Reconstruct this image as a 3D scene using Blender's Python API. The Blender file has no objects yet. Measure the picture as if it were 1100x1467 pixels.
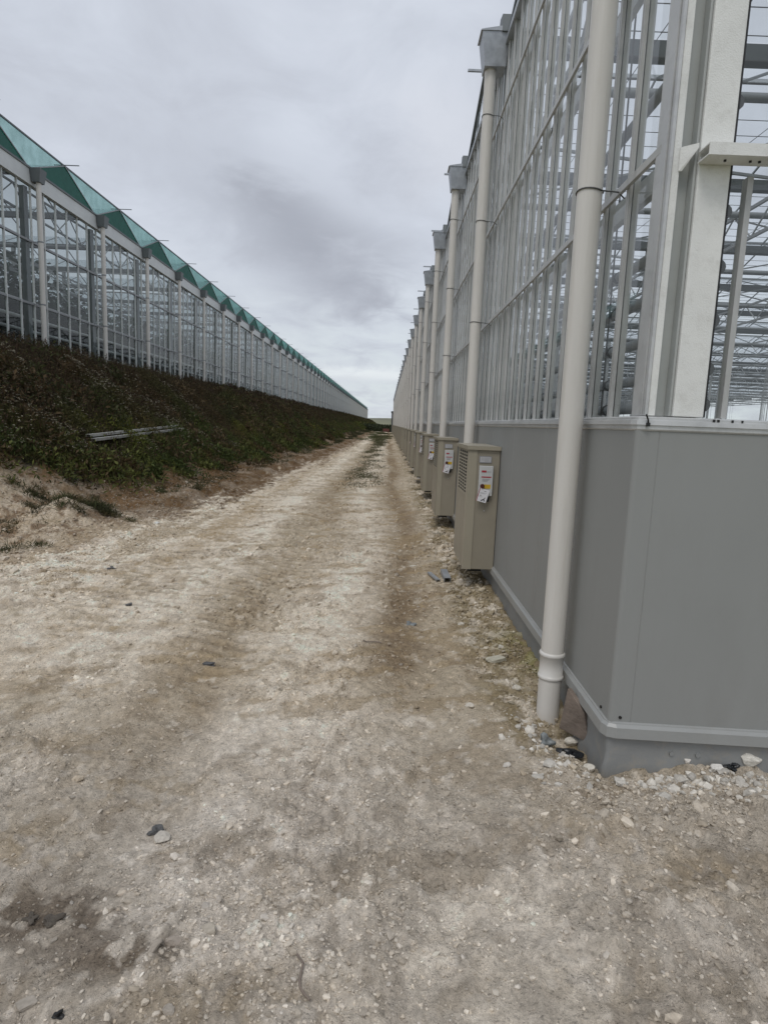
import bpy, bmesh, math, random
import numpy as np
from mathutils import Vector, Matrix

random.seed(7)
rng = np.random.default_rng(11)
S = bpy.context.scene
COL = S.collection
R = math.radians

# ------------------------------------------------------------------ camera
EYE = 1.7
F_PX, PW, PH = 880.0, 1100.0, 1467.0
pitch, roll = math.atan(126.5 / 880.0), R(2.25)
fw = Vector((0, math.cos(pitch), -math.sin(pitch)))
r0 = Vector((1, 0, 0)); u0 = r0.cross(fw)
rt = math.cos(roll) * r0 + math.sin(roll) * u0
up = -math.sin(roll) * r0 + math.cos(roll) * u0
cam = bpy.data.cameras.new('camera'); cam_o = bpy.data.objects.new('camera', cam); COL.objects.link(cam_o)
cam_o.matrix_world = Matrix(((rt.x, up.x, -fw.x, 0), (rt.y, up.y, -fw.y, 0), (rt.z, up.z, -fw.z, EYE), (0, 0, 0, 1)))
cam.sensor_fit = 'VERTICAL'; cam.sensor_height = 36.0; cam.lens = F_PX / PH * 36.0
cam.clip_start = 0.05; cam.clip_end = 6000
S.camera = cam_o


def ray(px, py):
    return fw + rt * ((px - PW / 2) / F_PX) - up * ((py - PH / 2) / F_PX)


def on_ground(px, py, z=0.0):
    d = ray(px, py); t = (z - EYE) / d.z
    return Vector((d.x * t, d.y * t, z))


# ------------------------------------------------------------------ numpy noise
def _hash(ix, iy, seed):
    n = (ix.astype(np.int64) * 374761393 + iy.astype(np.int64) * 668265263 + seed * 974634677) & 0xffffffff
    n = ((n ^ (n >> 13)) * 1274126177) & 0xffffffff
    return ((n ^ (n >> 16)) & 0xffffff) / float(0xffffff)


def vnoise(x, y, seed=0):
    ix = np.floor(x); iy = np.floor(y); fx = x - ix; fy = y - iy
    fx = fx * fx * fx * (fx * (fx * 6 - 15) + 10); fy = fy * fy * fy * (fy * (fy * 6 - 15) + 10)
    a = _hash(ix, iy, seed); b = _hash(ix + 1, iy, seed); c = _hash(ix, iy + 1, seed); d = _hash(ix + 1, iy + 1, seed)
    return (a + (b - a) * fx) * (1 - fy) + (c + (d - c) * fx) * fy


def fbm(x, y, seed=0, o=4, g=0.5):
    s = 0; a = 1.0; t = 0
    for k in range(o):
        cs, sn = math.cos(k * 1.1 + .5), math.sin(k * 1.1 + .5)
        s = s + a * vnoise((x * cs - y * sn) * 2 ** k, (x * sn + y * cs) * 2 ** k, seed + k * 17); t += a; a *= g
    return s / t


def sstep(a, b, x):
    t = np.clip((x - a) / (b - a), 0, 1); return t * t * (3 - 2 * t)


# ------------------------------------------------------------------ materials
def new_mat(name):
    m = bpy.data.materials.new(name); m.use_nodes = True
    nt = m.node_tree; b = nt.nodes['Principled BSDF']
    return m, nt, b


def N(nt, typ, **kw):
    n = nt.nodes.new(typ)
    for k, v in kw.items():
        if k.startswith('i_'):
            key = k[2:]; key = int(key) if key.isdigit() else key.replace('_', ' ')
            n.inputs[key].default_value = v
        else:
            setattr(n, k, v)
    return n


def L(nt, a, b):
    nt.links.new(a, b)


def plain(name, col, rough=0.5, metal=0.0, var=0.12, scale=6.0, bump=0.0, bscale=60.0, spec=0.5, stretch=None, dirt=None, dirt_amt=0.0):
    """Principled with procedural tone variation, soft stains and fine bump."""
    m, nt, b = new_mat(name)
    tc = N(nt, 'ShaderNodeTexCoord')
    vec = tc.outputs['Object']
    if stretch:
        mp = N(nt, 'ShaderNodeMapping'); mp.inputs['Scale'].default_value = stretch
        L(nt, vec, mp.inputs['Vector']); vec2 = mp.outputs['Vector']
    else:
        vec2 = vec
    n1 = N(nt, 'ShaderNodeTexNoise', i_Scale=scale, i_Detail=6.0, i_Roughness=0.6)
    L(nt, vec2, n1.inputs['Vector'])
    mr = N(nt, 'ShaderNodeMapRange', i_1=0.3, i_2=0.7, i_3=1 - var, i_4=1 + var)
    L(nt, n1.outputs['Fac'], mr.inputs[0])
    mul = N(nt, 'ShaderNodeMix', data_type='RGBA', blend_type='MULTIPLY')
    mul.inputs[0].default_value = 1.0
    mul.inputs[6].default_value = (*col, 1)
    L(nt, mr.outputs[0], mul.inputs[7])
    out = mul.outputs[2]
    if dirt:
        n3 = N(nt, 'ShaderNodeTexNoise', i_Scale=scale * 2.3, i_Detail=8.0, i_Roughness=0.7)
        L(nt, vec2, n3.inputs['Vector'])
        m3 = N(nt, 'ShaderNodeMapRange', i_1=0.5, i_2=0.75, i_3=0.0, i_4=dirt_amt)
        L(nt, n3.outputs['Fac'], m3.inputs[0])
        mx = N(nt, 'ShaderNodeMix', data_type='RGBA')
        L(nt, m3.outputs[0], mx.inputs[0]); L(nt, out, mx.inputs[6]); mx.inputs[7].default_value = (*dirt, 1)
        out = mx.outputs[2]
    L(nt, out, b.inputs['Base Color'])
    b.inputs['Metallic'].default_value = metal
    b.inputs['Specular IOR Level'].default_value = spec
    mr2 = N(nt, 'ShaderNodeMapRange', i_1=0.3, i_2=0.7, i_3=max(0.03, rough - 0.08), i_4=min(1, rough + 0.08))
    L(nt, n1.outputs['Fac'], mr2.inputs[0]); L(nt, mr2.outputs[0], b.inputs['Roughness'])
    if bump > 0:
        n2 = N(nt, 'ShaderNodeTexNoise', i_Scale=bscale, i_Detail=4.0)
        L(nt, vec, n2.inputs['Vector'])
        bp = N(nt, 'ShaderNodeBump', i_Strength=bump, i_Distance=0.01)
        L(nt, n2.outputs['Fac'], bp.inputs['Height']); L(nt, bp.outputs['Normal'], b.inputs['Normal'])
    return m


def glass_mat(name, tint, refl0=0.06, rough=0.03, haze=0.0, hazecol=(.6, .62, .62), rmax=1.0, slant=None):
    """Thin pane: transparent with Schlick reflection, plus a little dust."""
    m, nt, b = new_mat(name)
    nt.nodes.remove(b)
    outn = nt.nodes['Material Output']
    lw = N(nt, 'ShaderNodeLayerWeight', i_Blend=0.5)
    pw = N(nt, 'ShaderNodeMath', operation='POWER'); pw.inputs[1].default_value = 5.0
    L(nt, lw.outputs['Facing'], pw.inputs[0])
    mr = N(nt, 'ShaderNodeMapRange', i_1=0.0, i_2=1.0, i_3=refl0, i_4=rmax); L(nt, pw.outputs[0], mr.inputs[0])
    tr = N(nt, 'ShaderNodeBsdfTransparent'); tr.inputs[0].default_value = (*tint, 1)
    if slant:
        sm = N(nt, 'ShaderNodeMapRange', interpolation_type='SMOOTHSTEP', i_1=.5, i_2=.92); L(nt, lw.outputs['Facing'], sm.inputs[0])
        tm_ = N(nt, 'ShaderNodeMix', data_type='RGBA'); L(nt, sm.outputs[0], tm_.inputs[0]); tm_.inputs[6].default_value = (*tint, 1); tm_.inputs[7].default_value = (*slant, 1)
        L(nt, tm_.outputs[2], tr.inputs[0])
    gl = N(nt, 'ShaderNodeBsdfGlossy'); gl.inputs['Color'].default_value = (.95, .96, .96, 1); gl.inputs['Roughness'].default_value = rough
    base = tr.outputs[0]
    if haze > 0:
        tc = N(nt, 'ShaderNodeTexCoord')
        n1 = N(nt, 'ShaderNodeTexNoise', i_Scale=3.0, i_Detail=6.0); L(nt, tc.outputs['Object'], n1.inputs['Vector'])
        m1 = N(nt, 'ShaderNodeMapRange', i_1=0.3, i_2=0.75, i_3=haze * .5, i_4=haze * 1.5); L(nt, n1.outputs['Fac'], m1.inputs[0])
        df = N(nt, 'ShaderNodeBsdfDiffuse'); df.inputs[0].default_value = (*hazecol, 1)
        tl = N(nt, 'ShaderNodeBsdfTranslucent'); tl.inputs[0].default_value = (*hazecol, 1)
        ad = N(nt, 'ShaderNodeMixShader'); ad.inputs[0].default_value = .5
        L(nt, df.outputs[0], ad.inputs[1]); L(nt, tl.outputs[0], ad.inputs[2])
        mh = N(nt, 'ShaderNodeMixShader'); L(nt, m1.outputs[0], mh.inputs[0])
        L(nt, base, mh.inputs[1]); L(nt, ad.outputs[0], mh.inputs[2]); base = mh.outputs[0]
    mx = N(nt, 'ShaderNodeMixShader'); L(nt, mr.outputs[0], mx.inputs[0]); L(nt, base, mx.inputs[1]); L(nt, gl.outputs[0], mx.inputs[2])
    L(nt, mx.outputs[0], outn.inputs[0])
    return m


def vcol_mat(name, rough=0.9, fine=0.25, fscale=120.0, bump=0.0, trans=0.0, spec=0.3):
    m, nt, b = new_mat(name)
    at = N(nt, 'ShaderNodeAttribute', attribute_name='Col')
    tc = N(nt, 'ShaderNodeTexCoord')
    n1 = N(nt, 'ShaderNodeTexNoise', i_Scale=fscale, i_Detail=5.0, i_Roughness=0.65); L(nt, tc.outputs['Object'], n1.inputs['Vector'])
    mr = N(nt, 'ShaderNodeMapRange', i_1=0.3, i_2=0.7, i_3=1 - fine, i_4=1 + fine); L(nt, n1.outputs['Fac'], mr.inputs[0])
    mul = N(nt, 'ShaderNodeMix', data_type='RGBA', blend_type='MULTIPLY'); mul.inputs[0].default_value = 1
    L(nt, at.outputs['Color'], mul.inputs[6]); L(nt, mr.outputs[0], mul.inputs[7])
    L(nt, mul.outputs[2], b.inputs['Base Color'])
    b.inputs['Roughness'].default_value = rough; b.inputs['Specular IOR Level'].default_value = spec
    if bump:
        bp = N(nt, 'ShaderNodeBump', i_Strength=bump, i_Distance=0.004); L(nt, n1.outputs['Fac'], bp.inputs['Height']); L(nt, bp.outputs['Normal'], b.inputs['Normal'])
    if trans:
        tl = N(nt, 'ShaderNodeBsdfTranslucent'); L(nt, mul.outputs[2], tl.inputs[0])
        mx = N(nt, 'ShaderNodeMixShader'); mx.inputs[0].default_value = trans
        L(nt, b.outputs[0], mx.inputs[1]); L(nt, tl.outputs[0], mx.inputs[2]); L(nt, mx.outputs[0], nt.nodes['Material Output'].inputs[0])
    return m


M = {}
M['panel'] = plain('grey_coated_panel', (.285, .290, .280), .55, 0, .05, 1.3, .05, 500, stretch=(1, 1, .35), dirt=(.2, .19, .17), dirt_amt=.18)
M['base'] = plain('grey_base_sheet', (.25, .255, .25), .55, 0, .1, 5, .12, 30, dirt=(.36, .32, .26), dirt_amt=.6)
M['flash'] = plain('grey_flashing', (.31, .315, .305), .38, 0, .05, 3, dirt=(.25, .23, .2), dirt_amt=.3)
M['alu'] = plain('mill_aluminium', (.56, .565, .56), .42, .35, .1, 5, dirt=(.25, .25, .24), dirt_amt=.35)
M['alu_bar'] = plain('weathered_glazing_bar', (.50, .50, .485), .45, .2, .14, 4, stretch=(1, 1, .4), dirt=(.2, .2, .19), dirt_amt=.5)
M['gasket'] = plain('black_rubber', (.02, .02, .022), .6)
M['galv'] = plain('galvanised_steel', (.40, .42, .44), .42, .55, .16, 9, dirt=(.26, .27, .28), dirt_amt=.5)
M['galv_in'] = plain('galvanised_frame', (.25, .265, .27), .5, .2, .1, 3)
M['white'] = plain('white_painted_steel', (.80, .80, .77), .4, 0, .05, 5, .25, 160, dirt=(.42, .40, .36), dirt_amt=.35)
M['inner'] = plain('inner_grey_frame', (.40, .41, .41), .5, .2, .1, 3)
M['web'] = plain('shade_toned_column_web', (.42, .435, .42), .45, .1, .06, 4, dirt=(.3, .3, .28), dirt_amt=.3)  # greyer than the white post: shade on its flank put into the colour
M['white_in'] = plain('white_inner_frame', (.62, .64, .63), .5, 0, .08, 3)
M['pvc'] = plain('weathered_pvc', (.67, .645, .60), .45, 0, .06, 2.0, .04, 300, stretch=(5, 5, .35), dirt=(.44, .40, .33), dirt_amt=.35)
M['pvc_new'] = plain('pale_pvc_sleeve', (.66, .64, .60), .38, 0, .04, 5)
M['heat'] = plain('grey_heating_pipe', (.27, .28, .29), .5, .1, .1, 4)
M['dark_col'] = plain('dark_grey_steel', (.13, .145, .15), .5, .2, .1, 3)  # one even dark grey for gutters, verge bars, columns and hoppers
M['wire'] = plain('steel_wire', (.12, .12, .12), .5, .5)
M['cab'] = plain('beige_cabinet_paint', (.30, .270, .212), .42, 0, .05, 3, .06, 400, dirt=(.22, .2, .15), dirt_amt=.25)
M['cab_edge'] = plain('beige_cabinet_edge', (.35, .318, .248), .4, 0, .05, 3)
M['black'] = plain('black_plastic', (.012, .012, .012), .5)
M['slot'] = plain('painted_louvre_shade', (.03, .03, .027), .8)  # near-black stands in for the shade inside the louvre openings
M['label'] = plain('silver_label', (.55, .55, .56), .35, .2, .06, 30)
M['box'] = plain('pale_grey_plastic', (.55, .56, .56), .4, 0, .04, 10)
M['card'] = plain('white_card', (.80, .80, .84), .6, 0, .04, 20)
M['red'] = plain('red_print', (.36, .035, .05), .5)
M['grey_print'] = plain('grey_print', (.28, .28, .3), .6)
M['knob'] = plain('dark_red_plastic', (.09, .02, .015), .5)
M['yellow'] = plain('yellow_print', (.62, .40, .03), .5)
M['glass_r'] = glass_mat('wall_glass', (.93, .95, .94), .04, .02, .05, (.40, .41, .40), .7)
M['glass_roof'] = glass_mat('roof_glass', (.96, .97, .98), .04, .05, .02, rmax=.5)
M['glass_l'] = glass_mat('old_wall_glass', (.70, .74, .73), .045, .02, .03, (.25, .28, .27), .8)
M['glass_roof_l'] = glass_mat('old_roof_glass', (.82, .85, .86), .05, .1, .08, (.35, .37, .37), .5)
M['green_dark'] = glass_mat('dark_green_sheet', (.10, .33, .27), .04, .3, .55, (.05, .24, .19), .08)
M['green_lite'] = glass_mat('pale_green_sheet', (.50, .72, .69), .05, .3, .42, (.20, .38, .35), .12, (.06, .30, .25))
def ground_mat():
    m, nt, b = new_mat('chalk_track')
    at = N(nt, 'ShaderNodeAttribute', attribute_name='Col'); tc = N(nt, 'ShaderNodeTexCoord')
    wob = N(nt, 'ShaderNodeTexNoise', i_Scale=25.0, i_Detail=3.0); L(nt, tc.outputs['Object'], wob.inputs['Vector'])
    mv = N(nt, 'ShaderNodeMix', data_type='VECTOR'); mv.inputs[0].default_value = .025
    L(nt, tc.outputs['Object'], mv.inputs[4]); L(nt, wob.outputs['Color'], mv.inputs[5])
    col = at.outputs['Color']; hs = []
    for sc, thr, lo, hi, amt in ((46.0, .88, .70, 1.25, .5), (105.0, .68, .66, 1.30, .30), (230.0, .50, .66, 1.32, .16)):
        v = N(nt, 'ShaderNodeTexVoronoi', i_Scale=sc); L(nt, mv.outputs[1], v.inputs['Vector'])
        sp = N(nt, 'ShaderNodeSeparateColor'); L(nt, v.outputs['Color'], sp.inputs[0])
        # patchy gravel cover
        pn = N(nt, 'ShaderNodeTexNoise', i_Scale=sc * .045, i_Detail=4.0); L(nt, tc.outputs['Object'], pn.inputs['Vector'])
        pa = N(nt, 'ShaderNodeMapRange', i_1=.38, i_2=.62, i_3=.28, i_4=-.22); L(nt, pn.outputs['Fac'], pa.inputs[0])
        ad = N(nt, 'ShaderNodeMath', operation='ADD'); ad.inputs[1].default_value = thr; L(nt, pa.outputs[0], ad.inputs[0])
        gt = N(nt, 'ShaderNodeMath', operation='GREATER_THAN'); L(nt, sp.outputs[0], gt.inputs[0]); L(nt, ad.outputs[0], gt.inputs[1])
        dome = N(nt, 'ShaderNodeMapRange', interpolation_type='SMOOTHSTEP', i_1=.62, i_2=.15, i_3=0.0, i_4=1.0); L(nt, v.outputs['Distance'], dome.inputs[0])
        mk = N(nt, 'ShaderNodeMath', operation='MULTIPLY'); L(nt, gt.outputs[0], mk.inputs[0]); L(nt, dome.outputs[0], mk.inputs[1])
        hs.append((mk, amt))
        mr = N(nt, 'ShaderNodeMapRange', i_1=0.0, i_2=1.0, i_3=lo, i_4=hi); L(nt, sp.outputs[1], mr.inputs[0])
        mu = N(nt, 'ShaderNodeMix', data_type='RGBA', blend_type='MULTIPLY'); L(nt, mk.outputs[0], mu.inputs[0]); L(nt, col, mu.inputs[6]); L(nt, mr.outputs[0], mu.inputs[7])
        col = mu.outputs[2]
    n1 = N(nt, 'ShaderNodeTexNoise', i_Scale=75.0, i_Detail=8.0, i_Roughness=.75); L(nt, tc.outputs['Object'], n1.inputs['Vector'])
    mr = N(nt, 'ShaderNodeMapRange', i_1=.32, i_2=.68, i_3=.74, i_4=1.24); L(nt, n1.outputs['Fac'], mr.inputs[0])
    mu = N(nt, 'ShaderNodeMix', data_type='RGBA', blend_type='MULTIPLY'); mu.inputs[0].default_value = 1; L(nt, col, mu.inputs[6]); L(nt, mr.outputs[0], mu.inputs[7])
    L(nt, mu.outputs[2], b.inputs['Base Color']); b.inputs['Roughness'].default_value = .95; b.inputs['Specular IOR Level'].default_value = .15
    h = None
    for mk, amt in hs + [(n1, .9)]:
        ml = N(nt, 'ShaderNodeMath', operation='MULTIPLY_ADD'); ml.inputs[1].default_value = amt; L(nt, mk.outputs[0], ml.inputs[0])
        if h is not None: L(nt, h, ml.inputs[2])
        else: ml.inputs[2].default_value = 0
        h = ml.outputs[0]
    bp = N(nt, 'ShaderNodeBump', i_Strength=1.0, i_Distance=.014); L(nt, h, bp.inputs['Height']); L(nt, bp.outputs['Normal'], b.inputs['Normal'])
    return m


M['ground'] = ground_mat()
M['stone'] = vcol_mat('chalk_stone', .9, .18, 60.0, .6, 0, .25)
M['leaf'] = vcol_mat('weed_leaf', .7, .2, 25.0, 0, .2, .25)
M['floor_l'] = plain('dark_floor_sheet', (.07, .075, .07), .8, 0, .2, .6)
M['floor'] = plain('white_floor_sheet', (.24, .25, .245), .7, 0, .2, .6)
M['brick'] = plain('broken_tile', (.30, .27, .22), .85, 0, .2, 14, .5, 60)
M['brown_tile'] = plain('brown_broken_slab', (.20, .16, .13), .8, 0, .25, 12, .5, 50)
M['shed'] = plain('dark_shed_cladding', (.075, .08, .085), .6, 0, .1, 2)
M['barrier'] = plain('faded_red_plastic', (.16, .06, .05), .7)
M['bag'] = plain('black_bag', (.012, .014, .016), .35, 0, .2, 20, .6, 40)
M['profile'] = plain('weathered_profile', (.34, .34, .32), .6, .1, .25, 4, dirt=(.16, .15, .12), dirt_amt=.7)
M['clod'] = plain('dark_soil_clod', (.10, .085, .068), .95, 0, .3, 30, .8, 90)
M['grey_lump'] = plain('dark_grey_lump', (.10, .10, .10), .8, 0, .5, 25, .8, 60)
M['blue'] = plain('blue_grey_plastic', (.20, .215, .215), .5, 0, .4, 20)


# ------------------------------------------------------------------ mesh builder
class MB:
    def __init__(s):
        s.v = []; s.f = []; s.sm = []

    def add(s, vs, fs, smooth=False):
        o = len(s.v); s.v += [tuple(v) for v in vs]
        for f in fs:
            s.f.append(tuple(i + o for i in f)); s.sm.append(smooth)

    def box(s, x0, x1, y0, y1, z0, z1):
        s.add([(x0, y0, z0), (x1, y0, z0), (x1, y1, z0), (x0, y1, z0), (x0, y0, z1), (x1, y0, z1), (x1, y1, z1), (x0, y1, z1)],
              [(0, 3, 2, 1), (4, 5, 6, 7), (0, 1, 5, 4), (1, 2, 6, 5), (2, 3, 7, 6), (3, 0, 4, 7)])

    def bar(s, p, q, w, h=None):
        h = h or w
        p = Vector(p); q = Vector(q); d = (q - p).normalized()
        a = Vector((0, 0, 1)) if abs(d.z) < .95 else Vector((0, 1, 0))
        x = d.cross(a).normalized() * w / 2; y = d.cross(x).normalized() * h / 2
        vs = [p - x - y, p + x - y, p + x + y, p - x + y, q - x - y, q + x - y, q + x + y, q - x + y]
        s.add(vs, [(0, 3, 2, 1), (4, 5, 6, 7), (0, 1, 5, 4), (1, 2, 6, 5), (2, 3, 7, 6), (3, 0, 4, 7)])

    def tube(s, pts, r, n=12, cap=True, radii=None):
        pts = [Vector(p) for p in pts]; rings = []
        for i, p in enumerate(pts):
            a = pts[max(i - 1, 0)]; b = pts[min(i + 1, len(pts) - 1)]
            d = (b - a).normalized()
            t = Vector((0, 0, 1)) if abs(d.z) < .9 else Vector((1, 0, 0))
            x = d.cross(t).normalized(); y = d.cross(x)
            rr = radii[i] if radii else r
            rings.append([p + (x * math.cos(k * 2 * math.pi / n) + y * math.sin(k * 2 * math.pi / n)) * rr for k in range(n)])
        vs = [v for rg in rings for v in rg]; fs = []
        for i in range(len(pts) - 1):
            for k in range(n):
                fs.append((i * n + k, i * n + (k + 1) % n, (i + 1) * n + (k + 1) % n, (i + 1) * n + k))
        s.add(vs, fs, True)
        if cap:
            s.add(rings[0], [tuple(range(n))]); s.add(rings[-1], [tuple(reversed(range(n)))])

    def lathe(s, prof, n=24, c=(0, 0)):
        """profile of (radius, z) about a vertical axis"""
        vs = [(c[0] + r * math.cos(k * 2 * math.pi / n), c[1] + r * math.sin(k * 2 * math.pi / n), z) for r, z in prof for k in range(n)]
        fs = [(i * n + k, i * n + (k + 1) % n, (i + 1) * n + (k + 1) % n, (i + 1) * n + k) for i in range(len(prof) - 1) for k in range(n)]
        s.add(vs, fs, True)

    def prism(s, poly, axis, a, b):
        """extrude a polygon of 2-D points along axis ('x','y','z') from a to b"""
        def P(u, v, t):
            return {'x': (t, u, v), 'y': (u, t, v), 'z': (u, v, t)}[axis]
        n = len(poly)
        vs = [P(u, v, a) for u, v in poly] + [P(u, v, b) for u, v in poly]
        fs = [tuple(reversed(range(n))), tuple(range(n, 2 * n))] + [(i, (i + 1) % n, (i + 1) % n + n, i + n) for i in range(n)]
        s.add(vs, fs)

    def quad(s, *p):
        s.add(p, [tuple(range(len(p)))])

    def build(s, name, mat, parent=None, bevel=0.0, fix=True):
        me = bpy.data.meshes.new(name)
        off = parent_world(parent) if parent else Vector((0, 0, 0))
        v = [(a - off.x, b - off.y, c - off.z) for a, b, c in s.v] if (parent and fix) else s.v
        me.from_pydata(v, [], s.f); me.update()
        me.polygons.foreach_set('use_smooth', s.sm)
        bm = bmesh.new(); bm.from_mesh(me); bmesh.ops.recalc_face_normals(bm, faces=bm.faces)
        if bevel:
            bm.edges.ensure_lookup_table()
            es = [e for e in bm.edges if len(e.link_faces) == 2 and e.calc_face_angle(0) > .6]
            bmesh.ops.bevel(bm, geom=es, offset=bevel, segments=2, profile=.5, affect='EDGES', clamp_overlap=True)
        bm.to_mesh(me); bm.free()
        if any(s.sm):
            pass
        me.materials.append(mat)
        o = bpy.data.objects.new(name, me); COL.objects.link(o)
        if parent: o.parent = parent
        return o


def parent_world(p):
    v = Vector((0, 0, 0))
    while p:
        v = v + p.location; p = p.parent
    return v


def empty(name, loc, label=None, cat=None, group=None):
    o = bpy.data.objects.new(name, None); COL.objects.link(o); o.location = loc; o.empty_display_size = .2
    if label: tag(o, label, cat, group)
    return o


def tag(o, label, cat, group=None):
    o['label'] = label; o['category'] = cat
    if group: o['group'] = group
    return o


def copy_tree(o, parent=None):
    c = o.copy(); COL.objects.link(c)
    if parent: c.parent = parent
    for ch in list(o.children): copy_tree(ch, c)
    return c


def np_mesh(name, verts, quads, cols=None, mat=None, smooth=False, tri=False):
    k = 3 if tri else 4
    me = bpy.data.meshes.new(name)
    nv, nf = len(verts), len(quads)
    me.vertices.add(nv); me.vertices.foreach_set('co', np.ascontiguousarray(verts, dtype=np.float32).ravel())
    me.loops.add(nf * k); me.loops.foreach_set('vertex_index', np.ascontiguousarray(quads, dtype=np.int32).ravel())
    me.polygons.add(nf); me.polygons.foreach_set('loop_start', np.arange(nf, dtype=np.int32) * k)
    try:
        me.polygons.foreach_set('loop_total', np.full(nf, k, dtype=np.int32))
    except Exception:
        pass
    me.polygons.foreach_set('use_smooth', np.full(nf, smooth))
    me.update(calc_edges=True); me.validate()
    if cols is not None:
        at = me.color_attributes.new('Col', 'FLOAT_COLOR', 'POINT')
        c4 = np.ones((nv, 4), dtype=np.float32); c4[:, :3] = cols
        at.data.foreach_set('color', c4.ravel())
    if mat: me.materials.append(mat)
    o = bpy.data.objects.new(name, me); COL.objects.link(o)
    return o


# ------------------------------------------------------------------ key dimensions
XW = 1.17          # outer face of the right greenhouse's plinth
YC = 2.92          # its near end
BAY = 3.8
PY0 = 8.0          # second downpipe
NB = 30
PIPES = [3.6] + [PY0 + BAY * k for k in range(NB)]
YE = PIPES[-1] + .6
XG = 1.25          # glass plane of the side wall
Z_SILL, Z_EAVE, Z_RIDGE = 1.77, 6.15, 6.88
XI = 42.0          # how far the house is built inwards

XL = -9.7          # downpipes of the left greenhouse
XLG = -9.95
LY0 = 17.7
NL = 75
LPIPES = [LY0 + BAY * k for k in range(NL)]
LZ0, LZE, LZB, LZR = 2.94, 8.1, 7.7, 8.95


# ------------------------------------------------------------------ ground
def toe(Y):
    return np.interp(Y, [0, 6, 9, 12, 16, 25, 49, 120, 330], [-6.3, -5.9, -5.2, -4.8, -4.55, -4.3, -4.0, -3.8, -3.8])


def vegline(Y):
    return np.interp(Y, [0, 8, 10, 11.5, 13.5, 16, 25, 49, 120, 330], [-8.4, -7.6, -6.5, -5.6, -5.30, -5.10, -4.95, -4.75, -4.5, -4.4])


def tread(X, Y):
    """short cleat marks pressed across the wheel paths by a tracked machine"""
    ph = (Y + .22 * X + .10 * fbm(X * 1.5, Y * 1.5, 12, 2)) * 2 * math.pi / .155
    mk = sstep(.44, .58, fbm(X * 1.3, Y * .5, 14, 3)) * np.clip(np.exp(-((X + 1.15) / .5) ** 2) + .8 * np.exp(-((X + 2.5) / .55) ** 2), 0, 1) * sstep(3.0, 5, Y)
    return np.clip(np.sin(ph), -.5, .5) * 1.4, mk


def ground_h(X, Y, fine=True):
    xt = toe(Y)
    t = np.clip((xt - X) / (xt + 9.0), 0, 1)
    z = 2.98 * (0.55 * t + 0.45 * t * t * (3 - 2 * t))
    on = 1 - sstep(0.0, .15, t)
    z = z + (fbm(X * .5, Y * .5, 3, 3) - .5) * .22 * sstep(0.02, .2, t) * (1 - sstep(.9, 1, t))
    # dirt mound near the bank foot
    z = z + .34 * np.exp(-(((X + 4.75) / .75) ** 2 + ((Y - 9.0) / .9) ** 2)) * (0.5 + 1.0 * fbm(X * 2, Y * 2, 31, 3))
    # gentle wheel ruts and long swells
    z = z - .035 * np.exp(-((X - .26 - .06 * np.sin(Y * .35)) / .24) ** 2) - .035 * np.exp(-((X + 1.12 - .08 * np.sin(Y * .3)) / .27) ** 2)
    z = z + (fbm(X * .55, Y * .35, 5, 3) - .5) * .07 * on
    z = z + .045 * np.exp(-((X - 1.05) / .22) ** 2) * (fbm(X * 2, Y * 1.3, 55, 3)) * on * sstep(3.9, 5.0, Y)
    z = z - .07 * np.exp(-(((X - 1.08) / .17) ** 2 + ((Y - 3.42) / .33) ** 2))
    z = z + .13 * sstep(xt + .95, xt + .65, X + (fbm(X * 2, Y * 2, 71, 3) - .5) * .5) * (1 - sstep(.5, .9, t)) * sstep(9, 12, Y)
    inside = sstep(XW + .02, XW + .12, X) * sstep(YC + .02, YC + .12, Y)
    # little bank of spoil against the front wall
    z = z + .10 * np.exp(-((Y - 3.0) / .22) ** 2) * sstep(1.35, 1.75, X) * fbm(X * 3, Y * 3, 9, 3)
    z = z - .06 * np.exp(-(((X - 1.15) / .12) ** 2 + ((Y - 3.15) / .3) ** 2))
    if fine:
        z = z + (fbm(X * 3.1, Y * 3.1, 8, 4) - .5) * .035
        wave, mk = tread(X, Y)
        z = z + wave * .016 * mk * on
        z = z + np.abs(fbm(X * 4.2, Y * 3.0, 61, 4) - .5) * .05 * sstep(-.8, -2.0, X)
        z = z - np.clip(np.abs(fbm(X * 2.6, Y * 2.2, 63, 4) - .5), 0, .06) * .22
        z = z + (fbm(X * 1.8, Y * 1.8, 65, 4) - .5) * .22 * sstep(-3.0, -4.2, X) * (1 - sstep(11, 16, Y))
        rub = np.clip(sstep(.45, .7, fbm(X * .9, Y * .9, 77, 3)) + sstep(.55, .95, X), 0, 1)
        n = vnoise(X * 22, Y * 22, 40); n2 = vnoise(X * 47, Y * 47, 41)
        z = z + (n - .5) * (.012 + .016 * rub) + (n2 - .5) * (.008 + .009 * rub)
        cl = vnoise(X * 12, Y * 12, 90)
        z = z + .022 * rub * sstep(.62, .8, cl)
    z = z * (1 - inside) - .12 * inside
    return z


def mixc(a, b, t):
    return a + (np.asarray(b) - a) * t[..., None]


def gblob(X, Y, px, py, sx, sy):
    c = on_ground(px, py)
    return np.exp(-(((X - c.x) / sx) ** 2 + ((Y - c.y) / sy) ** 2))


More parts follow.
